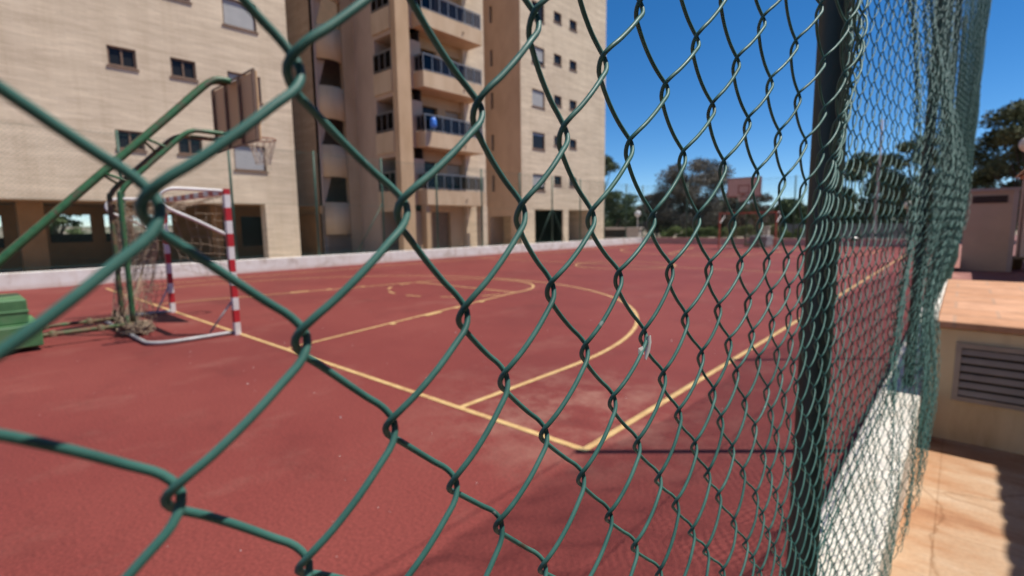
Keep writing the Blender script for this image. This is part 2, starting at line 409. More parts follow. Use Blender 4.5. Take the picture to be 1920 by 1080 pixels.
# painted lines
b = MB(); LWD = .055; LC = XS-7.5; LY = 28.0
zc = [.004]
def strip(p, q, wd=LWD, z=None):
    p = np.array(p, float); q = np.array(q, float); d = (q-p)/np.linalg.norm(q-p); n = np.array([-d[1], d[0]])*wd/2
    z = zc[0] if z is None else z
    b.add([(*(p-n), z), (*(q-n), z), (*(q+n), z), (*(p+n), z)], [(0, 1, 2, 3)])
def arc(c, r, a0, a1, n=48, wd=LWD, z=None):
    z = zc[0] if z is None else z
    a = np.linspace(a0, a1, n); v = []
    for t in a: v += [(c[0]+(r-wd/2)*math.cos(t), c[1]+(r-wd/2)*math.sin(t), z), (c[0]+(r+wd/2)*math.cos(t), c[1]+(r+wd/2)*math.sin(t), z)]
    b.add(v, [(2*i, 2*i+1, 2*i+3, 2*i+2) for i in range(n-1)])
h = LWD/2
strip((XS, Y0-h), (XS, Y0+LY+h)); strip((XS-15, Y0-h), (XS-15, Y0+LY+h))
for e, s in ((Y0, 1), (Y0+LY, -1)):
    strip((XS-h, e), (XS-15+h, e))
    yb = e+s*1.575
    for sx in (1, -1):
        strip((LC+sx*6.25, e+s*h), (LC+sx*6.25, yb))
        k0 = np.array((LC+sx*3.0, e+s*h)); k1 = np.array((LC+sx*1.8, e+s*(5.8-h)))
        strip(k0, k1)
        d = (k1-k0)/np.linalg.norm(k1-k0)
        for t, ln in ((1.75, .10), (2.6, .42), (3.45, .10), (4.3, .10)):
            q = k0+d*(t+.05)+np.array((-sx*-.075, 0))
            strip(q, q+d*ln, .10, .006)
    arc((LC, yb), 6.25, 0 if s > 0 else PI, PI if s > 0 else 2*PI, 90)
    strip((LC-1.8-h, e+s*5.8), (LC+1.8+h, e+s*5.8))
    arc((LC, e+s*5.8), 1.8, h/1.8 if s > 0 else PI+h/1.8, PI-h/1.8 if s > 0 else 2*PI-h/1.8)
    for k in range(6):
        a0 = (PI if s > 0 else 0)+.14+k*.5
        arc((LC, e+s*5.8), 1.8, a0, a0+.24, 8)
strip((XS-h, Y0+LY/2), (XS-15+h, Y0+LY/2)); arc((LC, Y0+LY/2), 1.8, 0, 2*PI, 70, z=.0065)
tag(b.build('court_markings', M['line']), kind='structure')

# scattered grit on the paint
b = MB()
for k in range(150):
    x = rng.uniform(-9, -.5); y = rng.uniform(.2, 9); r = rng.choice([.003, .004, .006, .010], p=[.4, .35, .2, .05])
    a = rng.uniform(0, 6.28, 3); P = np.array([(1, 0, 0), (-.3, .9, 0), (-.6, -.8, 0), (.1, .1, .9), (.2, -.1, -.4)])*r*rng.uniform(.7, 1.3, (5, 3))
    c, s = math.cos(a[0]), math.sin(a[0]); P = P@np.array([[c, s, 0], [-s, c, 0], [0, 0, 1]])
    b.add(P+np.array([x, y, r*.4]), [(0, 1, 3), (1, 2, 3), (2, 0, 3), (0, 4, 1), (1, 4, 2), (2, 4, 0)])
tag(b.build('grit', M['litter']), 'scattered white grit and crumbs on the red court floor', 'grit', kind='stuff')

# ------------------------------------------------------------------ low walls round the court
def wall_thing(name, label, bx, m, extra=None):
    t = thing(name, ((bx[0]+bx[1])/2, (bx[2]+bx[3])/2, 0), label, 'low wall')
    b = MB(); b.bbox(*bx, .012); b.build('wall_body', m, t)
    return t
t = wall_thing('low_wall', 'rough white concrete kerb wall directly under the nearest green mesh', (-.325, -.12, -14, YE, -.02, HW), M['concrete_top'])
t = wall_thing('low_wall', 'long white stained low wall along the foot of the apartment building', (XW-.30, XW, -14, YE+.25, -.02, HW), M['white'])
t = wall_thing('low_wall', 'pinkish brown low wall behind the distant goal at the court end', (XW, -.325, YE, YE+.22, -.02, HW), M['pinkwall'])

# ------------------------------------------------------------------ near chain-link fence
PW = [(0, 0), (0, 1), (0, 2), (0, 3), (1, 0), (1, 1), (1, 2), (2, 0), (2, 1), (3, 0), (4, 0), (2, 2), (1, 3), (3, 1)]
CF = np.array([[-.13942, .28312, 1.52947], [.01404, .00618, .2143], [.00385, .00281, -.00018], [-.00233, -.00105, .00073],
               [-.00255, .3246, -.00036], [.00436, .00636, .00433], [.004, .00657, .002], [.01951, .02397, -.00757],
               [.03003, -.01015, -.00626], [-.00538, .00959, -.00175], [-.00274, -.01188, .00366], [.00435, -.01354, .00055],
               [-.00231, 0, .00143], [-.0092, .00143, .0064]])
# sag of single knots of the mesh, in millimetres along the fence and upwards
SAG = {(0,0):(-0.3,0.1), (1,1):(-0.9,-1.2), (1,-1):(-0.1,0.1), (0,-2):(0.2,1), (2,0):(2.2,1.2), (2,-2):(-0.4,-0.9), (1,-3):(0.8,-2), (3,1):(3.8,0.4), (3,-1):(1,-2.4), (3,-3):(-0.5,-0.3), (4,2):(3.2,3.1), (4,0):(1.8,0.7), (4,-2):(-3.6,1.2), (4,-4):(-2.6,3.9), (5,1):(-2.2,-0.6), (5,-1):(-4,1.4), (5,-3):(-3,1.5), (5,-5):(0.3,0), (6,2):(-4.6,-0.3), (6,0):(-4.4,-1.5), (6,-2):(-1.5,1.2), (6,-4):(1.4,0.5), (7,3):(-5.8,-3.1), (7,1):(-2.5,0.5), (7,-1):(-2.6,1.6), (7,-3):(0.1,0.4), (7,-5):(1.5,-1.1), (8,2):(0.8,0.4), (8,0):(0,-2.7), (8,-2):(1.9,-2.2), (8,-4):(2.4,-2.5), (8,-6):(2.8,-1.8), (9,3):(1.3,-1.7), (9,1):(2.1,1.5), (9,-1):(0.6,1.2), (9,-3):(2.7,-0.6), (9,-5):(4.2,-3.7), (10,2):(4.9,0.8), (10,0):(2.6,-2), (11,3):(0.3,0.6), (11,1):(4,1.9), (11,-1):(2,-0.6), (12,2):(3.7,1.5), (12,0):(3.7,-2.8), (13,3):(-2,-0.1), (13,1):(5.6,0.8), (13,-1):(0.6,-0.9), (14,2):(5.1,1), (14,0):(-1.8,-2.3), (15,3):(-7,-0.2), (15,1):(6.4,0.9), (15,-1):(4.9,-1), (16,2):(7,3.6), (16,0):(-4.7,-1.7), (17,1):(3,2.3), (17,-1):(1.2,-1.7), (18,0):(-4,-1.6), (19,-1):(-0.9,-0.8), (9,-7):(7,-5.2), (10,-2):(-0.2,0.1), (10,-4):(0.6,0), (10,-6):(1.7,0.4), (11,-3):(4,1.4), (11,-5):(2,-0.4), (11,-7):(-0.5,-0.5), (12,-2):(-3.6,-0.1), (12,-4):(3.2,-0.9), (12,-6):(0.5,-1.1), (12,-8):(-7,5.5), (13,-3):(-2.2,2.2), (13,-5):(-7,4.5), (13,-7):(-6.8,5.2), (14,-2):(3.8,-0.8), (14,-4):(-7,4.2), (14,-6):(-5.4,1.2), (14,-8):(-0.5,-1.7), (15,-3):(-7,0.4), (15,-5):(-7,2.9), (15,-7):(-4.3,2.1), (15,-9):(6.1,-6.6), (16,-2):(-0.6,0.1), (16,-4):(-7,4.1), (16,-6):(0.9,1.5), (16,-8):(7,-3), (17,-3):(-7,3.4), (17,-5):(7,-4), (17,-7):(7,-6.6)}
XP, YP = -.197, 1.10                                        # fence post line and first visible post, then every 3 m
def sstep(a, b, x): t = np.clip((x-a)/(b-a), 0, 1); return t*t*(3-2*t)
def poly(u, v):
    s = (u-8)/10; t = v/6
    return sum(c[None, :]*(s**a*t**bb)[:, None] for (a, bb), c in zip(PW, CF))
LAYER = 0.
def bulge_x(Y, Z):
    """how the loose mesh stands off the post line, bay by bay"""
    bay = np.floor((Y-YP)/3.0); t = (Y-YP)/3.0-bay; s = np.where(bay == 0, np.sin(PI*t**1.5)**.9, np.sin(PI*t)**.75)
    B1 = np.interp(Z, [.3, .65, .85, 1.1, 1.3, 1.5, 1.7, 1.85, 2.1, 2.5, 4.4], [.080, .115, .095, .065, .085, .130, .130, .105, .055, .025, .025])
    B2 = np.interp(Z, [.3, .95, 1.2, 2., 3., 4.4], [.02, .03, .12, .15, .165, .175])
    B2 = B2*(1+.10*np.sin(bay*2.1+1.))
    B = np.where(bay < 1, B1, B2); B = np.where(bay < 0, .01, B)
    x = -.156+B*s
    rip = sstep(1.25, 1.7, Y)*(.009*np.sin(2*PI*Y/.37+Z*2.6)+.007*np.sin(2*PI*Y/.21-Z*3.3+1.)+.007*np.sin(Z*9+Y*2.))
    x = x+rip*np.clip(s*1.4, .1, 1)*np.where(bay < 1, 1., .55)
    if LAYER: x = x+.010*LAYER+.009*np.sin(2*PI*Y/.58+Z*1.9+LAYER)+.007*np.sin(Z*5.3-Y*4.*LAYER)
    return np.maximum(x, np.where(Z < .50, -.108, -.158))
def surf(u, v):
    u = np.asarray(u, float); v = np.asarray(v, float)
    uc = np.clip(u, -2, 24); vc = np.clip(v, -8.5, 5.0)
    P = poly(uc, vc)
    P[:, 1] += (u-uc)*.034
    P[:, 2] += (v-vc)*.0363
    far = np.abs(v-vc)
    P[:, 0] = P[:, 0]*np.exp(-far/30)+(-.14)*(1-np.exp(-far/30))
    Yg = .665+(u-19)*.0345; Zg = 1.526+v*.0363-LAYER*(.015+.03*sstep(1.5, 3.5, Yg)*np.sin(Yg*2.1))
    Pg = np.stack([bulge_x(Yg, Zg), Yg, Zg], 1)
    wg = sstep(16.5, 28, u)[:, None]
    P = P*(1-wg)+Pg*wg
    # keep clear of the wall edge at the foot
    P[:, 0] = np.where(P[:, 2] < .49, np.maximum(P[:, 0], -.108), P[:, 0])
    return P
V_LO, V_HI = -33, 79
def knot_sag(i, j):
    hsh = (i*73856093 ^ j*19349663) & 0xffff
    r1 = ((hsh*2654435761) & 0xffffff)/0xffffff-.5; r2_ = ((hsh*40503+12345)*2246822519 & 0xffffff)/0xffffff-.5
    a = 2.2 if i < 20 else 4.5
    return SAG.get((i, j), (r1*a, r2_*a))
def wires(k0, k1, ctrl, sub, sides, rad, A=.0044, delta=.050, vlo=None):
    """woven zigzag wires k0..k1 as tubes; ctrl: control points per half step"""
    allP = []
    for k in range(k0, k1):
        us, vs_, ds, sg = [], [], [], []
        j = V_HI
        for j in range(V_HI, V_LO if vlo is None else vlo, -1):
            left = (k+j) % 2 == 0
            if left: A0, A1, sgn = (k, j), (k+1, j-1), -1.
            else: A0, A1, sgn = (k+1, j), (k, j-1), 1.
            d = 1 if left else -1
            s0 = np.array(knot_sag(*A0)); s1 = np.array(knot_sag(*A1))
            if ctrl == 4: pts = ((-delta, 0, 0), (.040, .150, .62), (.235, .295, .88), (.5, .5, 1.), (.765, .705, .88), (.960, .850, .62))
            else: pts = ((-delta, 0, 0), (.5, .5, 1.))
            for (a, bb, dep) in pts:
                us.append(A0[0]+d*a); vs_.append(j-bb); ds.append(sgn*A*dep); sg.append(s0*(1-bb)+s1*bb)
        us, vs_, ds, sg = map(np.array, (us, vs_, ds, sg))
        P = surf(us, vs_); e = .05
        n = np.cross(surf(us+e, vs_)-surf(us-e, vs_), surf(us, vs_+e)-surf(us, vs_-e)); n /= np.linalg.norm(n, axis=1)[:, None]
        n *= np.sign(n[:, :1]+1e-9)
        P = P+n*ds[:, None]; P[:, 1] += sg[:, 0]/1000; P[:, 2] += sg[:, 1]/1000
        allP.append(P)
    P = np.array(allP)                                      # W x n x 3
    if sub > 1:
        Q = np.concatenate([2*P[:, :1]-P[:, 1:2], P, 2*P[:, -1:]-P[:, -2:-1]], 1)
        out = []
        a, b_, c, d = Q[:, :-3], Q[:, 1:-2], Q[:, 2:-1], Q[:, 3:]
        for t in np.arange(sub)/sub:
            out.append(.5*(2*b_+(-a+c)*t+(2*a-5*b_+4*c-d)*t*t+(-a+3*b_-3*c+d)*t**3))
        P = np.stack(out, 2).reshape(P.shape[0], -1, 3)
    T = np.gradient(P, axis=1); T /= np.linalg.norm(T, axis=2)[..., None]
    X = np.array([1., .15, 0]); S = np.cross(T, X); S /= np.linalg.norm(S, axis=2)[..., None]; U = np.cross(S, T)
    an = np.arange(sides)*2*PI/sides
    V = P[:, :, None, :]+rad*(np.cos(an)[None, None, :, None]*S[:, :, None, :]+np.sin(an)[None, None, :, None]*U[:, :, None, :])
    W_, n_ = P.shape[:2]
    base = (np.arange(W_)[:, None, None]*n_+np.arange(n_-1)[None, :, None])*sides
    kk = np.arange(sides)[None, None, :]; k2 = (kk+1) % sides
    Fq = np.stack([base+kk, base+k2, base+sides+k2, base+sides+kk], -1)
    return V.reshape(-1, 3), Fq.reshape(-1, 4)

fence = thing('chain_link_fence', (XP, YP, 0), 'nearest green chain link fence, its big diamonds crossing the whole view', 'chain link fence')
Vs, Fs, nb = [], [], 0
for args in ((-30, -6, 2, 1, 5, .00115), (-6, 34, 4, 3, 14, .00115), (34, 125, 4, 1, 6, .00115), (125, 330, 2, 1, 4, .0014), (330, 980, 2, 1, 3, .0014)):
    V_, F_ = wires(*args)
    Vs.append(V_); Fs.append(F_+nb); nb += len(V_)
# an older sheet of the same mesh hangs loose over the bays beyond the first post
for args in ((46, 125, 4, 1, 6, .0011, 1.), (125, 500, 2, 1, 4, .0012, 1.)):
    LAYER = args[6]; V_, F_ = wires(*args[:6], vlo=-15 if args[0] < 125 else None)
    Vs.append(V_); Fs.append(F_+nb); nb += len(V_)
LAYER = 0.
quads_mesh('wire_mesh', np.concatenate(Vs), np.concatenate(Fs), M['wire'], fence)
for k in range(-2, 13):
    y = min(YP+3*k, YE-.1)
    b = MB(); n = 14
    b.tube([(XP, y, z) for z in np.linspace(HW, 4.40, 12)], .028, 16)
    b.lathe([(.034, 4.38), (.034, 4.405), (.025, 4.418), (.0, 4.425)], (XP, y, 0), 16)
    b.build('post', M['post'], fence)
for z in (.62, 2.4, 4.34):
    b = MB(); b.tube([(XP-.036, y, z) for y in np.arange(-5, 36, 1.)], .0028 if z < 4 else .004, 6); b.build('tension_wire', M['wire_far'], fence)
b = MB(); b.lathe([(0, -.004), (.006, -.004), (.008, 0), (.006, .004), (0, .005)], (-.156, 1.165, 1.487), 10)
b.build('bolt', M['steel'], fence)

# strip of clear tape caught on the mesh
t0 = surf(np.array([8.0]), np.array([-2.2]))[0]-np.array((0, .005, .001))
b = MB()
pts = []
Kt = np.array([(t0[0]+.004, t0[1]+.006+dy, t0[2]+dz) for dy, dz in ((.0008, .004), (.0010, .000), (-.0004, -.005), (-.0030, -.010))])
for i, p in enumerate(Kt):
    wd = (.0013, .0019, .0018, .0008)[i]
    for k in range(10):
        a = 2*PI*k/10; rr = wd*(1+.25*math.sin(3*a+i))
        pts.append((p[0]+rr*.7*math.cos(a), p[1]+rr*math.sin(a)*.9, p[2]+.0006*math.cos(2*a+i)))
b.add(pts, [(i*10+k, i*10+(k+1) % 10, (i+1)*10+(k+1) % 10, (i+1)*10+k) for i in range(3) for k in range(10)], True)
c = t0+np.array((.003, -.0005, -.004))
b.add([c+np.array(q) for q in ((0, -.0042, .0022), (.001, -.0005, .003), (.002, -.0005, -.002), (0, -.0040, -.002), (-.0015, -.002, 0))], [(0, 1, 2, 3), (0, 4, 1), (1, 4, 2), (2, 4, 3), (3, 4, 0)])
tag(b.build('plastic_tape', M['tape']), 'torn scrap of shiny whitish tape stuck round one knot of the nearest mesh', 'tape')

# ------------------------------------------------------------------ fences on the other sides of the court
def far_fence(name, label, p0, p1, spacing, brace_at, pitch=.12, rad=.0026):
    p0 = np.array(p0, float); p1 = np.array(p1, float); Ln = np.linalg.norm(p1-p0); d = (p1-p0)/Ln; n = np.array([-d[1], d[0]])
    t = thing(name, (p0[0], p0[1], HW), label, 'chain link fence')
    hs = pitch/2; W_ = int(Ln/hs); J = int(3.9/hs)
    P = np.zeros((W_, J+1, 3))
    for k in range(W_):
        jj = np.arange(J+1); uu = (k+(k+jj) % 2)*hs
        P[k, :, 0] = p0[0]+d[0]*uu; P[k, :, 1] = p0[1]+d[1]*uu; P[k, :, 2] = HW+.04+jj*hs
        off = np.where((k+jj) % 2 == 0, .003, -.003); P[k, :, 0] += n[0]*off; P[k, :, 1] += n[1]*off
    an = np.arange(3)*2*PI/3
    S = np.array([d[0], d[1], 0.]); U = np.array([n[0], n[1], 0.])
    V_ = P[:, :, None, :]+rad*(np.cos(an)[None, None, :, None]*S+np.sin(an)[None, None, :, None]*U)
    base = (np.arange(W_)[:, None, None]*(J+1)+np.arange(J)[None, :, None])*3; kk = np.arange(3)[None, None, :]; k2 = (kk+1) % 3
    quads_mesh('wire_mesh', V_.reshape(-1, 3), np.stack([base+kk, base+k2, base+3+k2, base+3+kk], -1), M['wire_far'], t)
    s = 0.; i = 0
    while s <= Ln+.01:
        q = p0+d*s+n*.05
        b = MB(); b.tube([(q[0], q[1], z) for z in (HW, 2.4, 4.40)], .042, 10); b.lathe([(.038, 0), (.038, .02), (0, .035)], (q[0], q[1], 4.39), 10)
        b.build('post', M['post_far'], t)
        for sg in brace_at.get(i, ()):
            b = MB(); e = q+d*sg*1.35
            b.tube([(q[0], q[1], 2.55), (e[0], e[1], HW)], .02, 8); b.build('brace', M['post_far'], t)
        s += spacing; i += 1
    for z in (.55, 2.4, 4.3):
        b = MB(); b.tube([(*(p0+d*s_+n*.012), z) for s_ in (0, Ln/2, Ln)], .004, 5); b.build('tension_wire', M['wire_far'], t)
    return t
far_fence('chain_link_fence', 'tall green mesh fence on the white wall in front of the apartments', (XW-.15, -2.3), (XW-.15, 36.1), 3.0, {5: (-1,), 9: (1, -1)})
far_fence('chain_link_fence', 'tall green mesh fence closing the far end behind the distant goal', (XW-.15, YE+.11), (-.2, YE+.11), 3.5, {0: (1,), 3: (-1,)})

# ------------------------------------------------------------------ goals
def band_post(p, q, w_, nb_, start):
    """square goal tube whose paint changes colour band by band along its length"""
    p = np.array(p, float); q = np.array(q, float); d = (q-p)/np.linalg.norm(q-p)
    a = np.array((0, 0, 1.)) if abs(d[2]) < .5 else np.array((1., 0, 0)); c = np.cross(d, a)
    b = MB(); v = []; f = []; b.mi = []; e = .12
    ring = [(x, y) for x, y in ((-1+e, -1), (1-e, -1), (1, -1+e), (1, 1-e), (1-e, 1), (-1+e, 1), (-1, 1-e), (-1, -1+e))]
    for k in range(nb_+1): v += [p+(q-p)*k/nb_+(a*x+c*y)*w_/2 for x, y in ring]
    for k in range(nb_):
        for i in range(8): f.append((k*8+i, k*8+(i+1) % 8, k*8+8+(i+1) % 8, k*8+8+i)); b.mi.append((k+start) % 2)
    f += [tuple(range(8)), tuple(nb_*8+i for i in range(8))]; b.mi += [start % 2, (nb_-1+start) % 2]
    return b.add(v, f)
def cord_grid(b, S, nu, nv, r, drop=0., jit=.01):
    """net of cords on a surface S(u,v)"""
    J = rng.normal(0, jit, (nu+1, nv+1, 3))
    P = np.array([[np.array(S(i/nu, j/nv))+J[i, j] for j in range(nv+1)] for i in range(nu+1)])
    for i in range(nu+1):
        for j in range(nv+1):
            if i < nu and rng.random() > drop: b.tube([P[i, j], P[i+1, j]], r, 3, False)
            if j < nv and rng.random() > drop: b.tube([P[i, j], P[i, j+1]], r, 3, False)
def goal(y, s, label, paints, old=False):
    t = thing('handball_goal', (LC, y, 0), label, 'goal')
    wq = .08
    for sx in (1, -1):
        band_post((LC+sx*1.54, y, 0), (LC+sx*1.54, y, 2.0), wq, 11, 1).build('post', paints, t)
    band_post((LC-1.58, y, 2.04), (LC+1.58, y, 2.04), wq, 15, 0).build('crossbar', paints, t)
    for sx in (1, -1):
        X = LC+sx*1.54
        b = MB(); pts = [(X, y-s*.04, 2.05), (X, y-s*.45, 2.06), (X, y-s*.68, 2.05), (X, y-s*.80, 1.97), (X, y-s*.80, 1.86), (X, y-s*.66, 1.77), (X, y-s*.38, 1.63), (X, y-s*.04, 1.44)]
        b.tube(bezier(pts, 6), .022, 8); b.build('net_bracket', M['whitepaint'], t)
        b = MB(); b.tube([(X-sx*.02, y-s*.04, .48), (X-sx*.18, y-s*.3, .05)], .014, 7); b.build('brace', M['galv'], t)
    b = MB()
    zg = .035
    pts = [(LC+1.5, y-s*.04, zg), (LC+1.52, y-s*.5, zg), (LC+1.50, y-s*.85, zg), (LC+1.36, y-s*1.02, zg), (LC+1.1, y-s*1.05, zg), (LC, y-s*1.05, zg),
           (LC-1.1, y-s*1.05, zg), (LC-1.36, y-s*1.02, zg), (LC-1.50, y-s*.85, zg), (LC-1.52, y-s*.5, zg), (LC-1.5, y-s*.04, zg)]
    b.tube(bezier(pts, 5), .026, 9); b.build('ground_frame', M['galv'], t)
    b = MB()
    if not old:
        # torn net: still tied along the top, the cords bunched towards the far post
        def back(u, v):
            x = LC-1.45+2.95*u; top = np.array((x, y-s*(.05+.72*min(1, v*3)), 2.0-.05*math.sin(PI*u)-.25*min(1, v*3)*(1 if v < .33 else 1)))
            vv = max(0, (v-.33)/.67)
            g_ = np.array((LC-.35+2.0*(u-.5), y-s*(.86+.10*math.sin(5*u)), .06))
            k = vv**.9
            return top*(1-k)+g_*k+np.array((0, .05*math.sin(9*u+3*v), 0))
        cord_grid(b, back, 26, 20, .0036, .08, .016)
        def side(u, v): return (LC+1.54-.10*math.sin(PI*v)*u, y-s*(.05+.72*u*(1-.25*v)), 1.98-1.2*v*(1-.15*u))
        cord_grid(b, side, 6, 10, .0032, .15, .012)
        def side2(u, v): return (LC-1.54+.05*math.sin(PI*v), y-s*(.05+.72*u), 1.98-1.85*v)
        cord_grid(b, side2, 8, 18, .0042, .05, .014)
        for k in range(32):                                   # gathered strands
            a = rng.normal(0, .07, 3); c_ = rng.normal(0, .05, 3)
            p0 = np.array((LC-1.35, y-s*.55, 1.92))+a*(1, 2, .5); p1 = np.array((LC-1.2, y-s*.42, 1.15))+a*1.2+c_; p2 = np.array((LC-.95, y-s*.60, .62))+a+c_; p3 = np.array((LC-.15, y-s*1.0, .16))+a*(1, 1, .5)+c_
            b.tube(bezier([p0, p1, p2, p3], 5), .0036, 3, False)
    else:
        def back(u, v): return (LC-1.5+3.0*u, y-s*(.75+.25*v), 1.95*(1-v)+.05)
        cord_grid(b, back, 24, 16, .003, .05, .012)
    b.build('net', M['oldnet'], t)
    return t
goal(Y0-.04, 1, 'red and white banded goal with torn beige net beside the green hoop stand', (M['redpaint'], M['whitepaint']))
goal(Y0+LY+.04, -1, 'faded red goal at the far end of the court below the pink backboard', (M['oldred'], M['oldred2']), True)

# tangle of net cord at the foot of the hoop stand
b = MB()
for k in range(70):
    p = np.array((-9.0, 1.76, .10)); ph = rng.uniform(0, 6.28); rr_ = rng.uniform(.05, .24)
    pts = [p+np.array((rr_*math.cos(ph+q*1.1), rr_*.8*math.sin(ph+q*1.1), 0))+rng.normal(0, 1, 3)*(.03, .03, .05) for q in range(6)]
    pts = [np.array((q[0], q[1], max(.012, q[2]))) for q in pts]
    b.tube(bezier(pts, 5), .0065, 4, False)
tag(b.build('net_tangle', M['oldnet']), 'heap of tangled beige net cord lying at the foot of the hoop stand', 'net heap')

# ------------------------------------------------------------------ portable basketball stands
def hoop_net(b, c, s):
    n = 12
    rings = [(.225, 0), (.20, -.11), (.165, -.22), (.135, -.33), (.12, -.42)]
    for a_, (r0, z0) in enumerate(rings[:-1]):
        r1, z1 = rings[a_+1]
        for k in range(n):
            for sg in (1, -1):
                a0 = 2*PI*(k+.5*(a_ % 2))/n; a1 = 2*PI*(k+.5*(a_ % 2)+.5*sg)/n
                b.tube([(c[0]+r0*math.cos(a0), c[1]+r0*math.sin(a0), c[2]+z0), (c[0]+r1*math.cos(a1), c[1]+r1*math.sin(a1), c[2]+z1)], .005, 4, False)
def stand(name, label, front_board):
    """built facing +Y round the origin of the near end line"""
    t = thing(name, (LC, 0, 0), label, 'basketball stand')
    X = LC
    for sx in (1, -1):                                        # two parallel upper booms
        b = MB(); x = X+sx*.075
        pts = [(x, -.35, .30), (x, .05, .71), (x, .47, 1.15), (x, 1.70, 2.42), (x, 2.55, 3.29), (x, 2.98, 3.74), (x, 3.16, 3.90), (x, 3.30, 3.945), (x, 3.43, 3.94)]
        b.tube(bezier(pts, 5), .052, 12); b.build('upper_boom', M['green_paint'] if sx > 0 else M['rust_green'], t)
    for sx in (1, -1):
        x = X+sx*.33
        b = MB()
        pts = [(x, 1.74, .12), (x, 1.74, 1.0), (x, 1.74, 1.95), (x, 1.77, 2.07), (x, 1.88, 2.22), (x, 2.33, 2.68), (x, 2.58, 2.93), (x, 2.72, 3.02), (x, 2.86, 3.04), (x, 3.44, 3.03)]
        b.tube(bezier(pts, 5), .036, 12); b.build('lower_boom', M['green_paint'] if sx > 0 else M['rust_green'], t)
        for (y0, z0, y1, z1) in ((1.62, 2.34, 1.88, 2.21), (2.16, 2.89, 2.40, 2.73)):
            b = MB(); b.tube([(X+sx*.075, y0, z0), (x, y1, z1)], .02, 8); b.build('strut', M['green_paint'], t)
        b = MB(); x2 = X+sx*.40
        b.tube([(x2, -.6, .17), (x2, .7, .17), (x2, 1.75, .17)], .03, 8)
        for yy in (.85, 1.35): b.lathe([(.05, -.03), (.05, .03), (.02, .05), (0, .05)], (x2, yy, .17), 10)
        b.tube([(x2, 1.66, .05), (x2, 1.66, .30)], .022, 8)
        b.build('base_rail', M['rust_green'], t)
    b = MB(); b.tube([(X-.42, 1.66, .14), (X+.42, 1.66, .14)], .034, 10); b.build('base_crossbar', M['rust_green'], t)
    # counterweights: two stacked painted blocks
    b = MB(); b.bbox(X-.55, X+.55, -.65, .74, .06, .34, .015); WM = M['greyfence'] if front_board else M['weight']; lower = b.build('counterweight', WM, t)
    b = MB(); b.bbox(X-.54, X+.54, -.64, .73, .343, .352, .003); b.build('top_sheet', WM if front_board else M['weight_top_lit'], lower)  # thin added sheet; on the near stand its colour paints a sunlit top
    b = MB(); b.bbox(X-.55, X+.45, -.65, .64, .354, .67, .015); b.bbox(X-.56, X+.46, -.66, .65, .50, .53, .006); b.build('counterweight', WM, t)
    # backboard
    yb = 3.50; bw, z0, z1 = .90, 2.92, 3.97
    b = MB(); b.bbox(X-bw, X+bw, yb, yb+.03, z0, z1, .006)
    bd = b.build('backboard', M['board_front'] if front_board else M['board_back'], t)
    b = MB(); e = .003
    for x in (-bw+.015, -.30, .30, bw-.02): b.box(X+x-.02, X+x+.02, yb-.045, yb-e, z0, z1)
    b.box(X-bw, X+bw, yb-.03, yb-.006, z0-.025, z0-.004); b.box(X-bw, X+bw, yb-.03, yb-.006, z1+.004, z1+.025)
    b.build('board_frame', M['rust_green'] if front_board else M['trim'], bd)
    if front_board:
        b = MB(); f0, f1 = yb+.033, yb+.036
        for (x0, x1, za, zb) in ((-.30, .30, 3.52, 3.57), (-.30, .30, 3.10, 3.15), (-.30, -.25, 3.15, 3.52), (.25, .30, 3.15, 3.52)): b.box(X+x0, X+x1, f0, f1, za, zb)
        for (x0, x1, za, zb) in ((-bw+.01, bw-.01, z1-.05, z1-.005), (-bw+.01, bw-.01, z0+.005, z0+.05), (-bw+.01, -bw+.055, z0+.05, z1-.05), (bw-.055, bw-.01, z0+.05, z1-.05)): b.box(X+x0, X+x1, f0, f1, za, zb)
        b.build('board_marking', M['board_mark'], bd)
        b = MB(); b.bbox(X-.28, X+.28, yb, yb+.03, 2.72, z0-.03, .005); b.build('lower_panel', M['board_front'], bd)
    b = MB(); c = (X, yb+.03+.375, 3.07); a = np.linspace(0, 2*PI, 33)[:-1]
    b.tube([(c[0]+.225*math.cos(q), c[1]+.225*math.sin(q), c[2]) for q in a], .010, 8, closed=True)
    b.tube([(X-.09, yb+.03, 3.07), (X-.09, c[1]-.205, 3.07)], .01, 8); b.tube([(X+.09, yb+.03, 3.07), (X+.09, c[1]-.205, 3.07)], .01, 8)
    b.box(X-.12, X+.12, yb+.031, yb+.05, 2.98, 3.12)
    rim = b.build('rim', M['rim'], t)
    b = MB(); hoop_net(b, (c[0], c[1], c[2]-.01), 1); b.build('net', M['netcord'], rim)
    return t
stand('basketball_stand', 'green portable hoop stand seen from behind, brown backboard high at left', False)
t = stand('basketball_stand', 'distant hoop stand facing the camera with faded pink backboard', True)
t.rotation_euler = (0, 0, PI); t.location = (LC, 2*Y0+LY, 0)

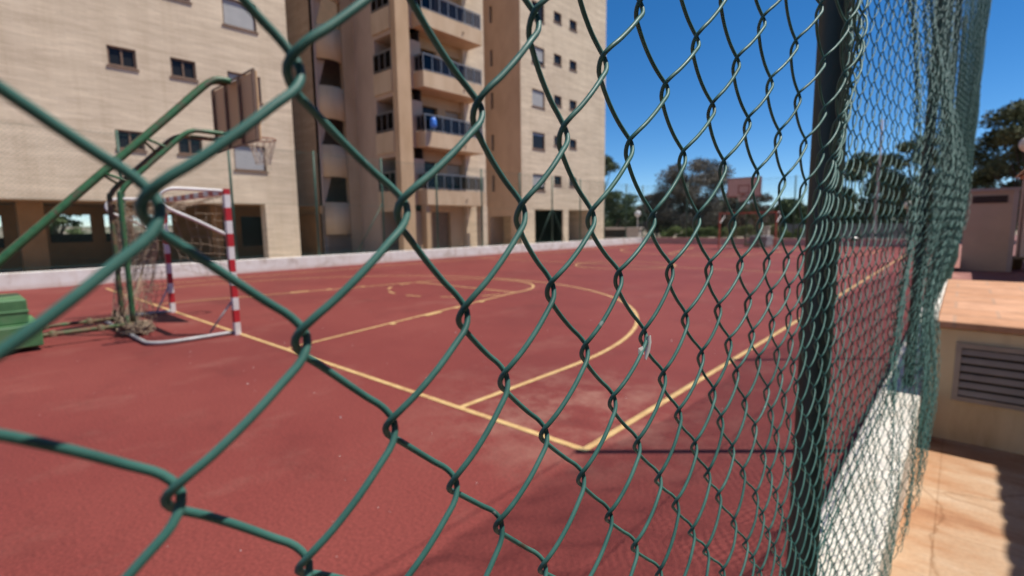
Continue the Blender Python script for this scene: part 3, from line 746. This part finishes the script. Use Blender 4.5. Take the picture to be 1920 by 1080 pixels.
# ------------------------------------------------------------------ apartment building
bld = thing('apartment_building', (-24, 14, 0), 'cream brick apartment block with stacked balconies and open ground floor', 'apartment building')
def facade(b, axis, c, u0, u1, z0, z1, holes, depth=.16):
    """wall sheet on plane x=c (axis 'x') or y=c (axis 'y') with openings and reveals going back"""
    us = sorted({u0, u1, *[h[0] for h in holes], *[h[1] for h in holes]}); zs = sorted({z0, z1, *[h[2] for h in holes], *[h[3] for h in holes]})
    us = [u for u in us if u0 <= u <= u1]; zs = [z for z in zs if z0 <= z <= z1]
    P = (lambda u, z, d=0: (c-d, u, z)) if axis == 'x' else (lambda u, z, d=0: (u, c+d, z))
    for i in range(len(us)-1):
        # merge vertically where possible
        run = None
        for k in range(len(zs)-1):
            mu, mz = (us[i]+us[i+1])/2, (zs[k]+zs[k+1])/2
            inside = any(h[0] < mu < h[1] and h[2] < mz < h[3] for h in holes)
            if not inside:
                run = (zs[k] if run is None else run[0], zs[k+1])
            if (inside or k == len(zs)-2) and run is not None:
                b.add([P(us[i], run[0]), P(us[i+1], run[0]), P(us[i+1], run[1]), P(us[i], run[1])], [(0, 1, 2, 3)]); run = None
    for (a0, a1, h0, h1, *dd) in holes:
        d = dd[0] if dd else depth
        a0, a1, h0, h1 = max(a0, u0), min(a1, u1), max(h0, z0), min(h1, z1)
        b.add([P(a0, h0), P(a0, h1), P(a0, h1, d), P(a0, h0, d)], [(0, 1, 2, 3)])
        b.add([P(a1, h0), P(a1, h1), P(a1, h1, d), P(a1, h0, d)], [(0, 1, 2, 3)])
        b.add([P(a0, h1), P(a1, h1), P(a1, h1, d), P(a0, h1, d)], [(0, 1, 2, 3)])
        if h0 > z0: b.add([P(a0, h0), P(a1, h0), P(a1, h0, d), P(a0, h0, d)], [(0, 1, 2, 3)])
def window(X, y0, y1, z0, z1, blind=0., mull=True):
    """window in a wall facing +X: brown frame, glass, roller blind"""
    b = MB(); f = .06; x0, x1 = X-.13, X-.05
    b.box(x0, x1, y0, y1, z1-f, z1); b.box(x0, x1, y0, y1, z0, z0+f); b.box(x0, x1, y0, y0+f, z0+f, z1-f); b.box(x0, x1, y1-f, y1, z0+f, z1-f)
    if mull: ym = (y0+y1)/2; b.box(x0+.01, x1-.01, ym-.03, ym+.03, z0+f, z1-f)
    b.box(X-.05, X+.045, y0-.05, y1+.05, z0-.07, z0-.004)
    w_ = b.build('window', M['trim'], bld)
    zb = z0+f+(z1-z0-2*f)*(1-blind)
    if blind < .98:
        b = MB(); b.add([(X-.105, y0+f, z0+f), (X-.105, y1-f, z0+f), (X-.105, y1-f, zb), (X-.105, y0+f, zb)], [(0, 1, 2, 3)]); b.build('pane', M['glass'], w_)
    if blind > .02:
        b = MB(); n_ = max(3, int((z1-f-zb)/.05)); pr = []
        for k in range(n_+1):
            z = zb+(z1-f-zb)*k/n_; pr.append((X-.085-(.008 if k % 2 else 0), z))
        v = [(x, y, z) for (x, z) in pr for y in (y0+f, y1-f)]
        b.add(v, [(2*k, 2*k+1, 2*k+3, 2*k+2) for k in range(n_)]); b.build('blind', M['blind'], w_)
XF = -22.5; ST = 2.83; TOP = 23.0
# left block
holes = [(-3.2, 9.38, 0, 2.56, .5)]
wins = []
for k in range(6):
    z = 4.39+ST*k
    wins += [(4.43, 5.26, z, z+.66, 0.), (6.31, 7.15, z, z+.68, 0.), (1.2, 2.0, z, z+.66, 0.) if k > 3 else None]
    z = 3.93+ST*k
    wins.append((8.27, 9.55, z, z+1.05, 1. if k in (0, 2) else .75))
wins = [w_ for w_ in wins if w_]
holes += [(w_[0], w_[1], w_[2], w_[3]) for w_ in wins]
b = MB(); facade(b, 'x', XF, -9, 10.82, 0, TOP, holes); b.build('wall', M['brick'], bld)
for (y0, y1, z0, z1, bl) in wins: window(XF, y0, y1, z0, z1, bl, bl == 0)
b = MB(); facade(b, 'y', 10.82, -31, XF, 0, TOP, [(-30.9, -23.0, 0, 2.56, .02)], 0); b.add([(-23.0, 9.38, 0), (-23.0, 10.82, 0), (-23.0, 10.82, 2.56), (-23.0, 9.38, 2.56)], [(0, 1, 2, 3)])
b.add([(-31, -9, 0), (-31, 10.82, 0), (-31, 10.82, TOP), (-31, -9, TOP)], []); b.build('wall', M['brick'], bld)
b = MB(); b.box(-31, XF-.01, -9, 10.81, TOP-.3, TOP-.004); b.build('roof', M['render_pale'], bld)
# ground floor of the left block: soffit, brown piers, glazed back wall with openings to the land beyond
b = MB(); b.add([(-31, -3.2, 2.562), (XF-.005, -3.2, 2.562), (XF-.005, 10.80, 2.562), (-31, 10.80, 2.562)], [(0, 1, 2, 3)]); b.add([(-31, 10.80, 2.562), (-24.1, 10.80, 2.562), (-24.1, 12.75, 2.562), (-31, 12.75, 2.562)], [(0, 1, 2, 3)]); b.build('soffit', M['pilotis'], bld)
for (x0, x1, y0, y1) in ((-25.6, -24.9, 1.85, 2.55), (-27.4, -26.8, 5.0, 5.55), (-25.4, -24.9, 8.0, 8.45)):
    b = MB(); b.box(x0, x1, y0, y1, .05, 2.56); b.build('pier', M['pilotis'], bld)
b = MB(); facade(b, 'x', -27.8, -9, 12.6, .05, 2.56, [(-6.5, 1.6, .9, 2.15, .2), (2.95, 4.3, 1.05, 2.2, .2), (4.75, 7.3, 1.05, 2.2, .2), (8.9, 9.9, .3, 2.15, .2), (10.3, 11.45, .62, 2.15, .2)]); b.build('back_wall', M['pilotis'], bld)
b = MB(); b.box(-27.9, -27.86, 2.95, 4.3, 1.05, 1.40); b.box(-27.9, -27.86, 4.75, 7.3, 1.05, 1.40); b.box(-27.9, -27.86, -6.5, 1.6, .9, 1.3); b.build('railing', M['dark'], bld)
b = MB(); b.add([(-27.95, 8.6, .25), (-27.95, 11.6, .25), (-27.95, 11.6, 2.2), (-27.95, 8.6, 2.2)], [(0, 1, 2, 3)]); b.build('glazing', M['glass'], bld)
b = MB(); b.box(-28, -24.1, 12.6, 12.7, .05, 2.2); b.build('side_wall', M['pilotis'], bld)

# side wall, its shade put into the brick colour, and stair tower
b = MB(); facade(b, 'y', 12.80, -29, -24.0, 0, TOP, [(-28.5, -24.15, 0, 2.2, 2.0)]); b.build('wall', M['brick_shaded'], bld)
b = MB(); b.box(-28.9, -24.05, 12.74, 12.797, 2.22, 2.60); b.build('lintel', M['render'], bld)
b = MB(); b.box(-28.4, -24.3, 14.82, 14.9, 0, 2.2); b.build('doorway', M['dark'], bld)
b = MB(); b.box(-24.25, -24.0, 12.80, 12.92, 2.6, TOP); b.build('pilaster', M['render_pale'], bld)
for k in range(7):
    z = 2.78+ST*k; zb = z-1.55 if k else 1.17
    n_ = 14; v = []
    for i in range(n_+1):
        a = -1+2*i/n_; y = 13.62+.70*a; x = -24.05+.30*(1-a*a)
        v += [(x, y, zb), (x, y, z), (x-.15, y, z), (x-.15, y, zb)]
    b = MB(); b.add(v, [(4*i+j, 4*i+4+j, 4*i+4+(j+1) % 4, 4*i+(j+1) % 4) for i in range(n_) for j in range(4)], True); b.build('stair_parapet', M['parapet'], bld)
    b = MB(); y0, y1 = 12.93, 14.30                           # sloping flight seen through the opening
    b.add([(-24.25, y0, z-.25), (-24.25, y0, z+1.3), (-24.25, y0+.55, z+1.3), (-24.25, y0+.10, z-.25), (-25.2, y0, z-.25), (-25.2, y0, z+1.3), (-25.2, y0+.55, z+1.3), (-25.2, y0+.10, z-.25)],
          [(0, 1, 2, 3), (4, 5, 6, 7), (2, 3, 7, 6), (0, 1, 5, 4)]); b.build('stair_flight', M['render_pale'], bld)
b = MB(); b.box(-27.2, -25.6, 12.83, 16.5, 0, TOP); b.build('stairwell', M['trim'], bld)
b = MB()
for k in range(12): b.box(-23.92, -23.89, 12.98+k*.11, 13.005+k*.11, .05, 1.15)
b.box(-23.93, -23.88, 12.95, 14.28, 1.10, 1.15); b.build('gate', M['trim'], bld)
b = MB(); b.box(-24.3, -24.02, 14.33, 15.0, 0, TOP); b.build('pilaster', M['render'], bld)
# wall with loggias that faces the near end of the court (y = 15)
YL = 15.0
lz = [2.55+ST*k for k in range(7)]
holes = [(-22.25, -20.75, .05, 2.3, 1.6)]+[(-22.2, -20.75, z+.05, z+2.35, 1.7) for z in lz]
b = MB(); facade(b, 'y', YL, -24.3, -20.75, 0, TOP, holes); b.build('wall', M['render_pale'], bld)
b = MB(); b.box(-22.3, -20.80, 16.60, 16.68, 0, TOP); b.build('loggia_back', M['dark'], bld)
for k, z in enumerate(lz):
    b = MB(); b.box(-22.25, -20.76, YL-.10, YL-.003, z-.28, z+.72); bal = b.build('balcony', M['parapet'], bld)
    b = MB()
    for x in (-22.22, -21.75, -21.27, -20.79): b.box(x-.018, x+.018, YL-.07, YL-.04, z+.72, z+1.62)
    b.box(-22.24, -20.77, YL-.075, YL-.035, z+1.62, z+1.66); b.box(-22.24, -20.77, YL-.07, YL-.04, z+.80, z+.83); rl = b.build('railing', M['steel'], bal)
    b = MB(); b.box(-22.2, -20.8, YL-.058, YL-.05, z+.85, z+1.58); b.build('rail_panel', M['rail_glass'], rl)
b = MB(); b.box(-20.75, -20.35, YL-.05, YL+.72, 0, TOP); b.build('pillar', M['render'], bld)
# main balconies, lit front at x = -20
XB = -20.0; YB0, YB1 = 16.22, 20.30
facz = [2.60+ST*k for k in range(7)]
holes = [(17.6, 18.9, 0, 2.28)]
for z in facz: holes += [(16.9, 18.2, z+.25, z+2.3), (18.75, 19.85, z+.25, z+2.3)]
b = MB(); facade(b, 'x', -21.35, 15.70, 19.90, 0, TOP, holes, .25); b.build('wall', M['render'], bld)
b = MB(); facade(b, 'x', -21.10, 19.90, 21.52, 0, TOP, [], 0); b.add([(-21.35, 19.90, 0), (-21.10, 19.90, 0), (-21.10, 19.90, TOP), (-21.35, 19.90, TOP)], [(0, 1, 2, 3)])
b.build('wall', M['brick'], bld)
b = MB(); facade(b, 'y', 21.52, -26, -21.10, 0, TOP, [], 0); b.build('wall', M['brick'], bld)
for (y0, y1, z0, z1) in ((17.6, 18.9, 0, 2.28),):
    b = MB(); b.box(-21.62, -21.58, y0, y1, z0+.02, z1); b.build('door', M['trim'], bld)
for z in facz:
    b = MB(); b.box(-21.58, -21.55, 16.9, 18.2, z+.25, z+2.3); b.build('balcony_door', M['glass'], bld)
    b = MB(); b.box(-21.58, -21.55, 18.75, 19.85, z+.25, z+2.3); bd = b.build('balcony_door', M['glass_blue'], bld)
    b = MB(); b.box(-21.545, -21.53, 18.78, 19.82, z+1.2, z+2.28); b.build('blind', M['vent'], bd)
for k, z in enumerate(facz):
    b = MB(); zt = z+.74
    b.box(-21.345, XB, YB0, YB1, z, z+.18)
    b.box(XB-.14, XB, YB0, YB1, z+.181, zt); b.box(-21.34, XB-.141, YB0, YB0+.14, z+.181, zt); b.box(-21.09, XB-.141, YB1-.14, YB1, z+.181, zt)
    bal = b.build('balcony', M['parapet'], bld)
    b = MB(); hr = .78
    ys = np.linspace(YB0+.06, YB1-.06, 8)
    for y in ys: b.box(XB-.085, XB-.05, y-.018, y+.018, zt, zt+hr)
    for x in np.linspace(-21.0, XB-.07, 4)[:-1]: b.box(x-.018, x+.018, YB0+.045, YB0+.08, zt, zt+hr)
    b.box(XB-.095, XB-.04, YB0+.03, YB1-.03, zt+hr, zt+hr+.045); b.box(-21.05, XB-.096, YB0+.035, YB0+.09, zt+hr, zt+hr+.045)
    b.box(XB-.085, XB-.05, YB0+.08, YB1-.05, zt+.06, zt+.09)
    rl = b.build('railing', M['steel'], bal)
    b = MB(); b.box(XB-.072, XB-.062, YB0+.1, YB1-.1, zt+.11, zt+hr-.03); b.box(-20.98, XB-.1, YB0+.058, YB0+.066, zt+.11, zt+hr-.03); b.build('rail_panel', M['rail_glass'], rl)
    b = MB(); b.lathe([(0, -.03), (.045, -.03), (.05, 0), (.045, .02), (0, .03)], (XB+.03, 18.9, z+.30), 10); b.build('drain_spout', M['trim'], bal)
for (y0, y1) in ((16.25, 16.5), (20.15, 20.6)):
    b = MB(); b.box(-20.55, -20.15, y0, y1, 0, 2.59); b.build('pillar', M['brick'] if y0 > 18 else M['render'], bld)
# right block
wins = []
for k in range(6):
    z = 3.92+ST*k; wins.append((27.56, 28.93, z, z+1.13, (.75, .15, 1., .8, 0., .9)[k]))
    z = 4.38+ST*k
    wins += [(30.02, 30.93, z, z+.68, 0.), (31.92, 32.84, z, z+.68, 0.)]
gh = [(27.75, 31.12, 0, 2.62, 3.), (31.8, 35.47, 0, 2.64, 3.)]
b = MB(); facade(b, 'x', XF, 26.35, 36.95, 0, TOP, gh+[(w_[0], w_[1], w_[2], w_[3]) for w_ in wins]); b.build('wall', M['brick'], bld)
for (y0, y1, z0, z1, bl) in wins: window(XF, y0, y1, z0, z1, bl, False)
b = MB(); facade(b, 'y', 26.35, -28, XF, 0, TOP, [(-25.5, -23.5, 0, 2.15, 2.)]+[(-25.25, -25.0, z, z+1.1) for z in (3.9+ST*k for k in range(6))]); b.build('wall', M['render_pale'], bld)
b = MB(); facade(b, 'y', 36.95, -28, XF, 0, TOP, [], 0); b.build('wall', M['brick'], bld)
b = MB(); b.box(-28, XF-.01, 26.36, 36.94, TOP-.3, TOP-.004); b.build('roof', M['render_pale'], bld)
b = MB(); b.box(-25.6, -24.8, 26.6, 26.7, 3, TOP-.5); b.build('shaft', M['dark'], bld)  # dark box added behind the slots so they read as unlit
b = MB(); b.box(-25.45, -23.55, 28.3, 28.36, .05, 1.75); b.build('glazing', M['glass'], bld)
b = MB(); b.box(-25.45, -23.55, 28.30, 28.36, 1.76, 2.12); b.build('lintel', M['render_pale'], bld)
b = MB(); b.box(-25.55, -25.5, 27.8, 31.2, .05, 2.6); b.box(-25.55, -25.5, 31.9, 35.4, .05, 2.6); b.build('glazing', M['glass'], bld)
b = MB(); b.box(-25.48, -22.6, 31.12, 31.3, .05, 2.6); b.build('side_wall', M['pilotis'], bld)
for y in (29.6, 33.9):
    b = MB(); b.box(-24.9, -24.4, y, y+.5, .05, 2.61); b.build('pier', M['pilotis'], bld)
b = MB(); facade(b, 'y', 21.6, -26.5, -26, 0, TOP, []); b.box(-26.4, -26.3, 21.4, 26.4, 0, TOP); b.build('wall', M['render'], bld)
# blue bag on the second balcony
b = MB(); n_ = 10
for i, (r, z) in enumerate(((.14, 0), (.17, .15), (.155, .32), (.10, .44), (.05, .47))): pass
b.lathe([(.0, 0), (.15, .0), (.17, .12), (.16, .30), (.12, .44), (.05, .48), (.0, .49)], (-19.80, 16.58, facz[1]+.74+.16), 12)
tag(b.build('plastic_bag', M['plastic_blue']), 'small bright blue bag on a balcony corner of the apartment block', 'bag')

# ------------------------------------------------------------------ things on the patio side
bx = thing('service_box', (.5, 5.4, ZP), 'tan stucco service box with louvred vent and terracotta tile top', 'service box')
XB0, XB1, BY0, BY1, BZ = -.115, 1.25, 4.07, 6.9, .905
b = MB(); b.bbox(XB0+.02, XB1, BY0, BY1, ZP-.01, BZ-.045, .01); b.build('body', M['tan'], bx)
b = MB(); b.bbox(XB0+.035, XB1+.04, BY0-.035, BY1+.03, BZ-.043, BZ, .006); tp = b.build('tile_top', M['rooftile'], bx)
b = MB(); b.bbox(XB0-.01, XB0+.032, BY0-.035, BY1+.03, BZ-.045, BZ+.003, .005); b.build('pale_edging', M['white'], tp)
b = MB(); vx0, vx1, vz0, vz1 = .018, .62, .415, .775; fw = .028
for (x0, x1, z0, z1) in ((vx0, vx1, vz1-fw, vz1), (vx0, vx1, vz0, vz0+fw), (vx0, vx0+fw, vz0+fw, vz1-fw), (vx1-fw, vx1, vz0+fw, vz1-fw)): b.box(x0, x1, BY0-.022, BY0+.004, z0, z1)
vt = b.build('vent', M['vent'], bx)
b = MB(); b.add([(vx0+fw, BY0-.0035, vz0+fw), (vx1-fw, BY0-.0035, vz0+fw), (vx1-fw, BY0-.0035, vz1-fw), (vx0+fw, BY0-.0035, vz1-fw)], [(0, 1, 2, 3)]); b.build('vent_back', M['dark'], vt)
b = MB(); n_ = 6
for k in range(n_):
    z = vz0+fw+(vz1-vz0-2*fw)*(k+.5)/n_
    b.add([(vx0+fw, BY0-.020, z-.016), (vx1-fw, BY0-.020, z-.016), (vx1-fw, BY0-.006, z+.014), (vx0+fw, BY0-.006, z+.014),
           (vx0+fw, BY0-.023, z-.013), (vx1-fw, BY0-.023, z-.013), (vx1-fw, BY0-.009, z+.017), (vx0+fw, BY0-.009, z+.017)],
          [(0, 1, 2, 3), (4, 5, 6, 7), (0, 1, 5, 4), (2, 3, 7, 6)])
b.build('louvre_slats', M['vent'], vt)

cb = thing('utility_cabin', (.5, 18.3, ZP), 'pinkish stucco utility cabin with a dark slot vent near its top', 'utility cabin')
b = MB(); b.bbox(0.0, .97, 18.26, 19.2, ZP-.01, 2.24, .01); b.build('body', M['cabin'], cb)
b = MB(); b.box(-.03, 1.02, 18.20, 19.24, 2.242, 2.31); b.box(.90, 1.0, 18.225, 18.257, ZP, 2.24); b.build('edging', M['cabin_edge'], cb)
b = MB(); b.box(.12, .80, 18.235, 18.257, 1.93, 2.12); vt = b.build('vent', M['trim'], cb)
b = MB()
for k in range(4): b.box(.14, .78, 18.228, 18.233, 1.95+k*.042, 1.975+k*.042)
b.build('vent_slats', M['dark'], vt)

def globe_lamp(loc, label, hgt, rad, m_post, m_globe, group=None):
    t = thing('globe_lamp', loc, label, 'lamp', group)
    b = MB(); x, y, z = loc
    b.lathe([(.10, 0), (.10, .04), (.06, .08), (.05, .35), (.04, .4), (.036, hgt-.1), (.05, hgt-.08), (.09, hgt), (.05, hgt+.02), (0, hgt+.02)], loc, 14); b.build('pole', m_post, t)
    b = MB(); pr = [(rad*math.sin(a), hgt+rad*.93-rad*math.cos(a)) for a in np.linspace(.25, PI, 12)]; b.lathe(pr, loc, 20); b.build('globe', m_globe, t)
    return t
globe_lamp((1.19, 20., ZP), 'globe lamp on a pale post beside the utility cabin at the right edge', 3.18, .22, M['pole'], M['globe'])
globe_lamp((-21.2, 40.3, 0), 'white globe lamp beyond the far corner of the long white wall', 2.12, .26, M['whitepaint'], M['globe_white'])
globe_lamp((-2.65, 40., 0), 'short globe lamp glimpsed through the near mesh past the court end', 2.2, .24, M['pole'], M['globe'])
t = thing('lamp_pole', (-4.3, 40, 0), 'tall thin pinkish pole rising behind the mesh past the court end', 'pole')
b = MB(); b.lathe([(.16, 0), (.16, .05), (.10, .1), (.095, 1.2), (.08, 4), (.055, 7.8), (0, 7.82)], (-4.3, 40, 0), 14); b.build('shaft', M['pole'], t)
pt = thing('planter_pot', (1.06, 19.45, ZP), 'brown round planter with a yellowish rim by the utility cabin', 'planter')
b = MB(); b.lathe([(0, 0), (.17, 0), (.20, .05), (.22, .24), (.21, .26)], (1.06, 19.45, ZP), 20); b.build('pot', M['pot'], pt)
b = MB(); b.lathe([(.21, .26), (.25, .265), (.255, .31), (.22, .33), (.18, .33), (.18, .27), (0, .27)], (1.06, 19.45, ZP), 20); b.build('rim', M['pot_rim'], pt)

# unseen wall with half-round tile coping, added to cast the paving's scalloped shade
gw = thing('shade_wall', (1.6, 3, ZP), 'unseen cream wall with terracotta barrel tile coping, added to shade the paving on the right', 'garden wall')
b = MB(); b.box(1.50, 1.80, -9, 26.5, ZP, 2.95); b.build('wall_body', M['cabin_edge'], gw)
b = MB()
for k in range(180):
    y = -8.9+k*.197; a = np.linspace(0, PI, 8); v = []
    for x in (1.30, 1.98):
        v += [(x, y+.105*math.cos(q), 2.985+.062*math.sin(q) + (.0 if x < 1.5 else .06)) for q in a]
    b.add(v, [(i, i+1, 9+i, 8+i) for i in range(7)]+[tuple(range(8))], True)
b.box(1.38, 1.95, -9, 26.5, 2.952, 2.968); b.build('tile_coping', M['rooftile'], gw)

# ------------------------------------------------------------------ beyond the court end
t = thing('planter_wall', (-23, 39, 0), 'pale stone planter wall with a dark recess beyond the white wall corner', 'planter wall')
b = MB(); b.bbox(-26.5, -20.6, 39.4, 40.0, 0, .35, .02); b.bbox(-26.5, -24.4, 39.4, 40, .352, 1.0, .02); b.bbox(-21.9, -20.6, 39.4, 40, .352, 1.0, .02); b.bbox(-26.6, -20.5, 39.35, 40.05, 1.003, 1.2, .02); b.build('stone_body', M['stone'], t)
b = MB(); b.box(-24.4, -21.9, 39.75, 39.8, .35, 1.0); b.build('recess', M['dark'], t)
t = thing('board_fence', (-5, 44, 0), 'grey board fence behind the far end beside the hedge', 'board fence')
b = MB()
for k in range(66):
    x = -10.5+k*.18; b.box(x, x+.165, 44, 44.03, .02, 1.30+.02*math.sin(k*1.7))
b.build('boards', M['greyfence'], t)
for k in range(5):
    b = MB(); b.box(-10.4+k*2.9, -10.28+k*2.9, 44.032, 44.14, 0, 1.36); b.build('post', M['greyfence'], t)
t = thing('gate_pillar', (-10.8, 40, 0), 'pale square pillar standing behind the distant goal', 'pillar')
b = MB(); b.bbox(-11.05, -10.55, 39.75, 40.25, 0, 1.12, .02); b.build('shaft', M['stone'], t)
b = MB(); b.bbox(-11.11, -10.49, 39.69, 40.31, 1.123, 1.2, .02); b.build('cap', M['stone'], t)
b = MB(); n_ = 40                                           # pale hillside seen under the building
v = []
for i in range(n_+1):
    for j in range(8):
        x = -60-j*14; y = -60+i*5; v.append((x, y, (-.2 if j == 0 else 0)+(2.1*math.sin(min(j, 4)/4*PI/2)+.35*math.sin(i*.7+j)+.25*math.sin(i*1.9))*(j > 0)))
b.add(v, [(i*8+j, i*8+j+1, i*8+j+9, i*8+j+8) for i in range(n_) for j in range(7)], True)
tag(b.build('hill', M['hill']), kind='structure')

# ------------------------------------------------------------------ trees and hedge
def leaf_cloud(centres, radii, n, size, flat=1., aspect=1.6):
    """n small leaf faces spread through ellipsoid clumps (dense towards their shells)"""
    centres = np.array(centres, float); radii = np.array(radii, float)
    wgt = np.prod(radii, 1)**(2/3); idx = rng.choice(len(centres), n, p=wgt/wgt.sum())
    d = rng.normal(size=(n, 3)); d /= np.linalg.norm(d, axis=1)[:, None]
    r = rng.random(n)**.42
    P = centres[idx]+d*r[:, None]*radii[idx]*rng.uniform(.85, 1.12, (n, 1))
    a = rng.normal(size=(n, 3)); a[:, 2] *= flat; a /= np.linalg.norm(a, axis=1)[:, None]
    c = np.cross(a, rng.normal(size=(n, 3))); c /= np.linalg.norm(c, axis=1)[:, None]
    s = size*rng.uniform(.55, 1.35, (n, 1))
    A_, C_ = a*s*aspect, c*s
    V_ = np.stack([P-A_, P+C_*.5, P+A_, P-C_*.5], 1).reshape(-1, 3)
    return V_, np.arange(4*n).reshape(-1, 4)
def tree(name, label, base, height, spread, mleaf, clumps=26, n=9000, size=.10, trunk_h=.35, group=None, cat='tree', flat_top=False, seed=0, lean=0.):
    rg = np.random.default_rng(seed)
    t = thing(name, base, label, cat, group)
    x, y, z = base; th = height*trunk_h
    b = MB(); top = np.array((x+lean, y, z+th))
    b.tube(bezier([(x, y, z-.1), (x+lean*.2+.05, y+.04, z+th*.4), (x+lean*.7, y-.04, z+th*.8), tuple(top)], 4), np.linspace(.20, .11, 13)*max(.5, height/7), 9)
    cs, rs = [], []
    for k in range(clumps):
        a = rg.uniform(0, 2*PI); q = rg.random()**.55; zz = rg.random()
        prof = math.sin(PI*(.16+.80*zz))**.6 if not flat_top else math.sin(PI*(.30+.62*zz))**.5
        rr = spread*q*prof
        cs.append((x+lean+rr*math.cos(a), y+rr*math.sin(a), z+th*.80+(height-th*.80)*(.06+.88*zz)))
        s = spread*rg.uniform(.18, .34); rs.append((s, s, s*rg.uniform(.55, .8)))
    for k in range(0, clumps, 2):
        c_ = np.array(cs[k]); mid = (top+c_)/2+np.array((0, 0, -.12*height*.3))
        b.tube(bezier([tuple(top-np.array((0, 0, th*.25*rg.random()))), tuple(mid), tuple(c_)], 4), np.linspace(.07, .018, 9)*max(.5, height/7), 6)
    b.build('trunk', M['bark'], t)
    V_, F_ = leaf_cloud(cs, rs, n, size)
    quads_mesh('crown', V_, F_, mleaf, t, False)
    return t
gB = 'trees beyond the far end of the court'
tree('olive_tree', 'largest grey brown tree past the court end, left of the pink backboard', (-20.0, 50, 0), 7.9, 3.9, M['olive_leaf'], 80, 30000, .085, .10, gB, seed=3)
tree('olive_tree', 'low grey tree at the left foot of the largest grey tree', (-23.6, 49, 0), 4.6, 2.4, M['olive_leaf'], 30, 11000, .09, .1, gB, seed=4)
tree('olive_tree', 'grey tree just behind the legs of the pink backboard', (-15.6, 51, 0), 5.0, 2.4, M['olive_leaf'], 30, 11000, .09, .12, gB, seed=5)
tree('pine_tree', 'dark tree peeping out beside the right corner of the apartment block', (-32.5, 52, 0), 9.5, 3.0, M['pine_leaf'], 28, 10000, .10, .4, gB, seed=6)
tree('leafy_tree', 'rounded green tree between the apartment corner and the white lamp', (-31.5, 54, 0), 5.6, 3.6, M['green_leaf'], 34, 11000, .11, .12, gB, seed=7)
tree('leafy_tree', 'low green tree behind the white globe lamp', (-26.5, 53, 0), 3.4, 2.2, M['green_leaf'], 22, 6000, .10, .15, gB, seed=8)
for i, (x, y, h_, s_, lb, k_) in enumerate(((-12.2, 52, 3.4, 2.3, 'low dark bushy tree right of the pink backboard legs', 0), (-8.6, 53, 3.3, 2.4, 'low dark bushy tree over the grey boards, next to the near fence post', 0),
        (-28.5, 62, 4.0, 3.2, 'bushy tree behind the white globe lamp, farther than the low green tree', 0), (-21.8, 62, 3.9, 3.2, 'bushy dark tree filling in behind the trunk of the largest grey tree', 1),
        (-17.8, 60, 3.6, 2.9, 'bushy dark tree between the largest grey tree and the pink backboard', 1), (-13.6, 60, 3.6, 2.9, 'bushy dark tree low behind the distant goal crossbar', 0),
        (-9.8, 61, 3.4, 2.8, 'far bushy tree over the right post of the distant goal', 0), (-4.6, 60, 4.2, 2.9, 'bushy tree between the two dark pines behind the near mesh', 1), (-1.0, 58, 4.0, 2.7, 'bushy tree farthest right behind the near mesh', 0))):
    tree('bushy_tree', lb, (x, y, 0), h_, s_, M['pine_leaf'] if k_ else M['green_leaf'], 26, 7000, .13, .05, gB, seed=20+i)
gN = 'dark pines glimpsed through the near mesh'
for i, (x, y, h_, s_, lb) in enumerate(((-6.2, 52, 7.4, 2.6, 'dark pine left of the pinkish pole, seen through the near mesh'), (-2.9, 50, 8.2, 2.7, 'taller dark pine right of the pinkish pole, seen through the near mesh'))):
    tree('pine_tree', lb, (x, y, 0), h_, s_, M['pine_leaf'], 34, 11000, .10, .3, gN, seed=30+i)
gW = 'trees seen through the open ground floor'
tree('leafy_tree', 'bushy tree seen through the open ground floor left of the brown pier', (-62, -8, 0), 5.0, 3.4, M['green_leaf'], 26, 5000, .14, .12, gW, seed=60)
tree('leafy_tree', 'bushy tree seen through the wide ground floor opening right of the brown pier', (-66, 7.5, 0), 5.5, 2.6, M['green_leaf'], 26, 5000, .14, .12, gW, seed=61)
tree('pine_tree', 'big dark pine above the utility cabin at the right edge', (3.1, 42, 0), 8.7, 3.1, M['pine_leaf'], 60, 26000, .085, .16, seed=43, flat_top=True)
tree('pine_tree', 'smaller dark pine behind the utility cabin close to the green mesh', (.6, 46, 0), 5.4, 2.0, M['pine_leaf'], 26, 8000, .085, .3, seed=44)
cs = [(x, 95+rng.normal(0, 3), rng.uniform(.5, 3.2+.8*math.sin(x*.21)+.6*math.sin(x*.53))) for x in np.arange(-110, 40, .45)]
V_, F_ = leaf_cloud(cs, [(1.3, 1.3, 1.0)]*len(cs), 26000, .28)
tag(quads_mesh('far_woods', V_, F_, M['green_leaf'], None, False), 'far belt of low dark woods along the horizon behind the court end', 'woods', kind='stuff')
b = MB()
cs = [(x, 42+rng.normal(0, .1), rng.uniform(.25, 1.0)) for x in np.arange(-19.6, -9.0, .22)]; rs = [(.32, .35, .32)]*len(cs)
V_, F_ = leaf_cloud(cs, rs, 30000, .06)
hd = thing('hedge', (-14.3, 42, 0), 'long clipped green hedge behind the low wall at the court end', 'hedge')
quads_mesh('foliage', V_, F_, M['hedge_leaf'], hd, False)
b = MB()
for x in np.arange(-19.4, -9.1, .6): b.tube([(x, 42, 0), (x+.05, 42.03, .5), (x-.04, 41.98, .85)], .02, 5)
b.build('stem', M['bark'], hd)
for o in bpy.data.objects:
    if '_o' in o: del o['_o']
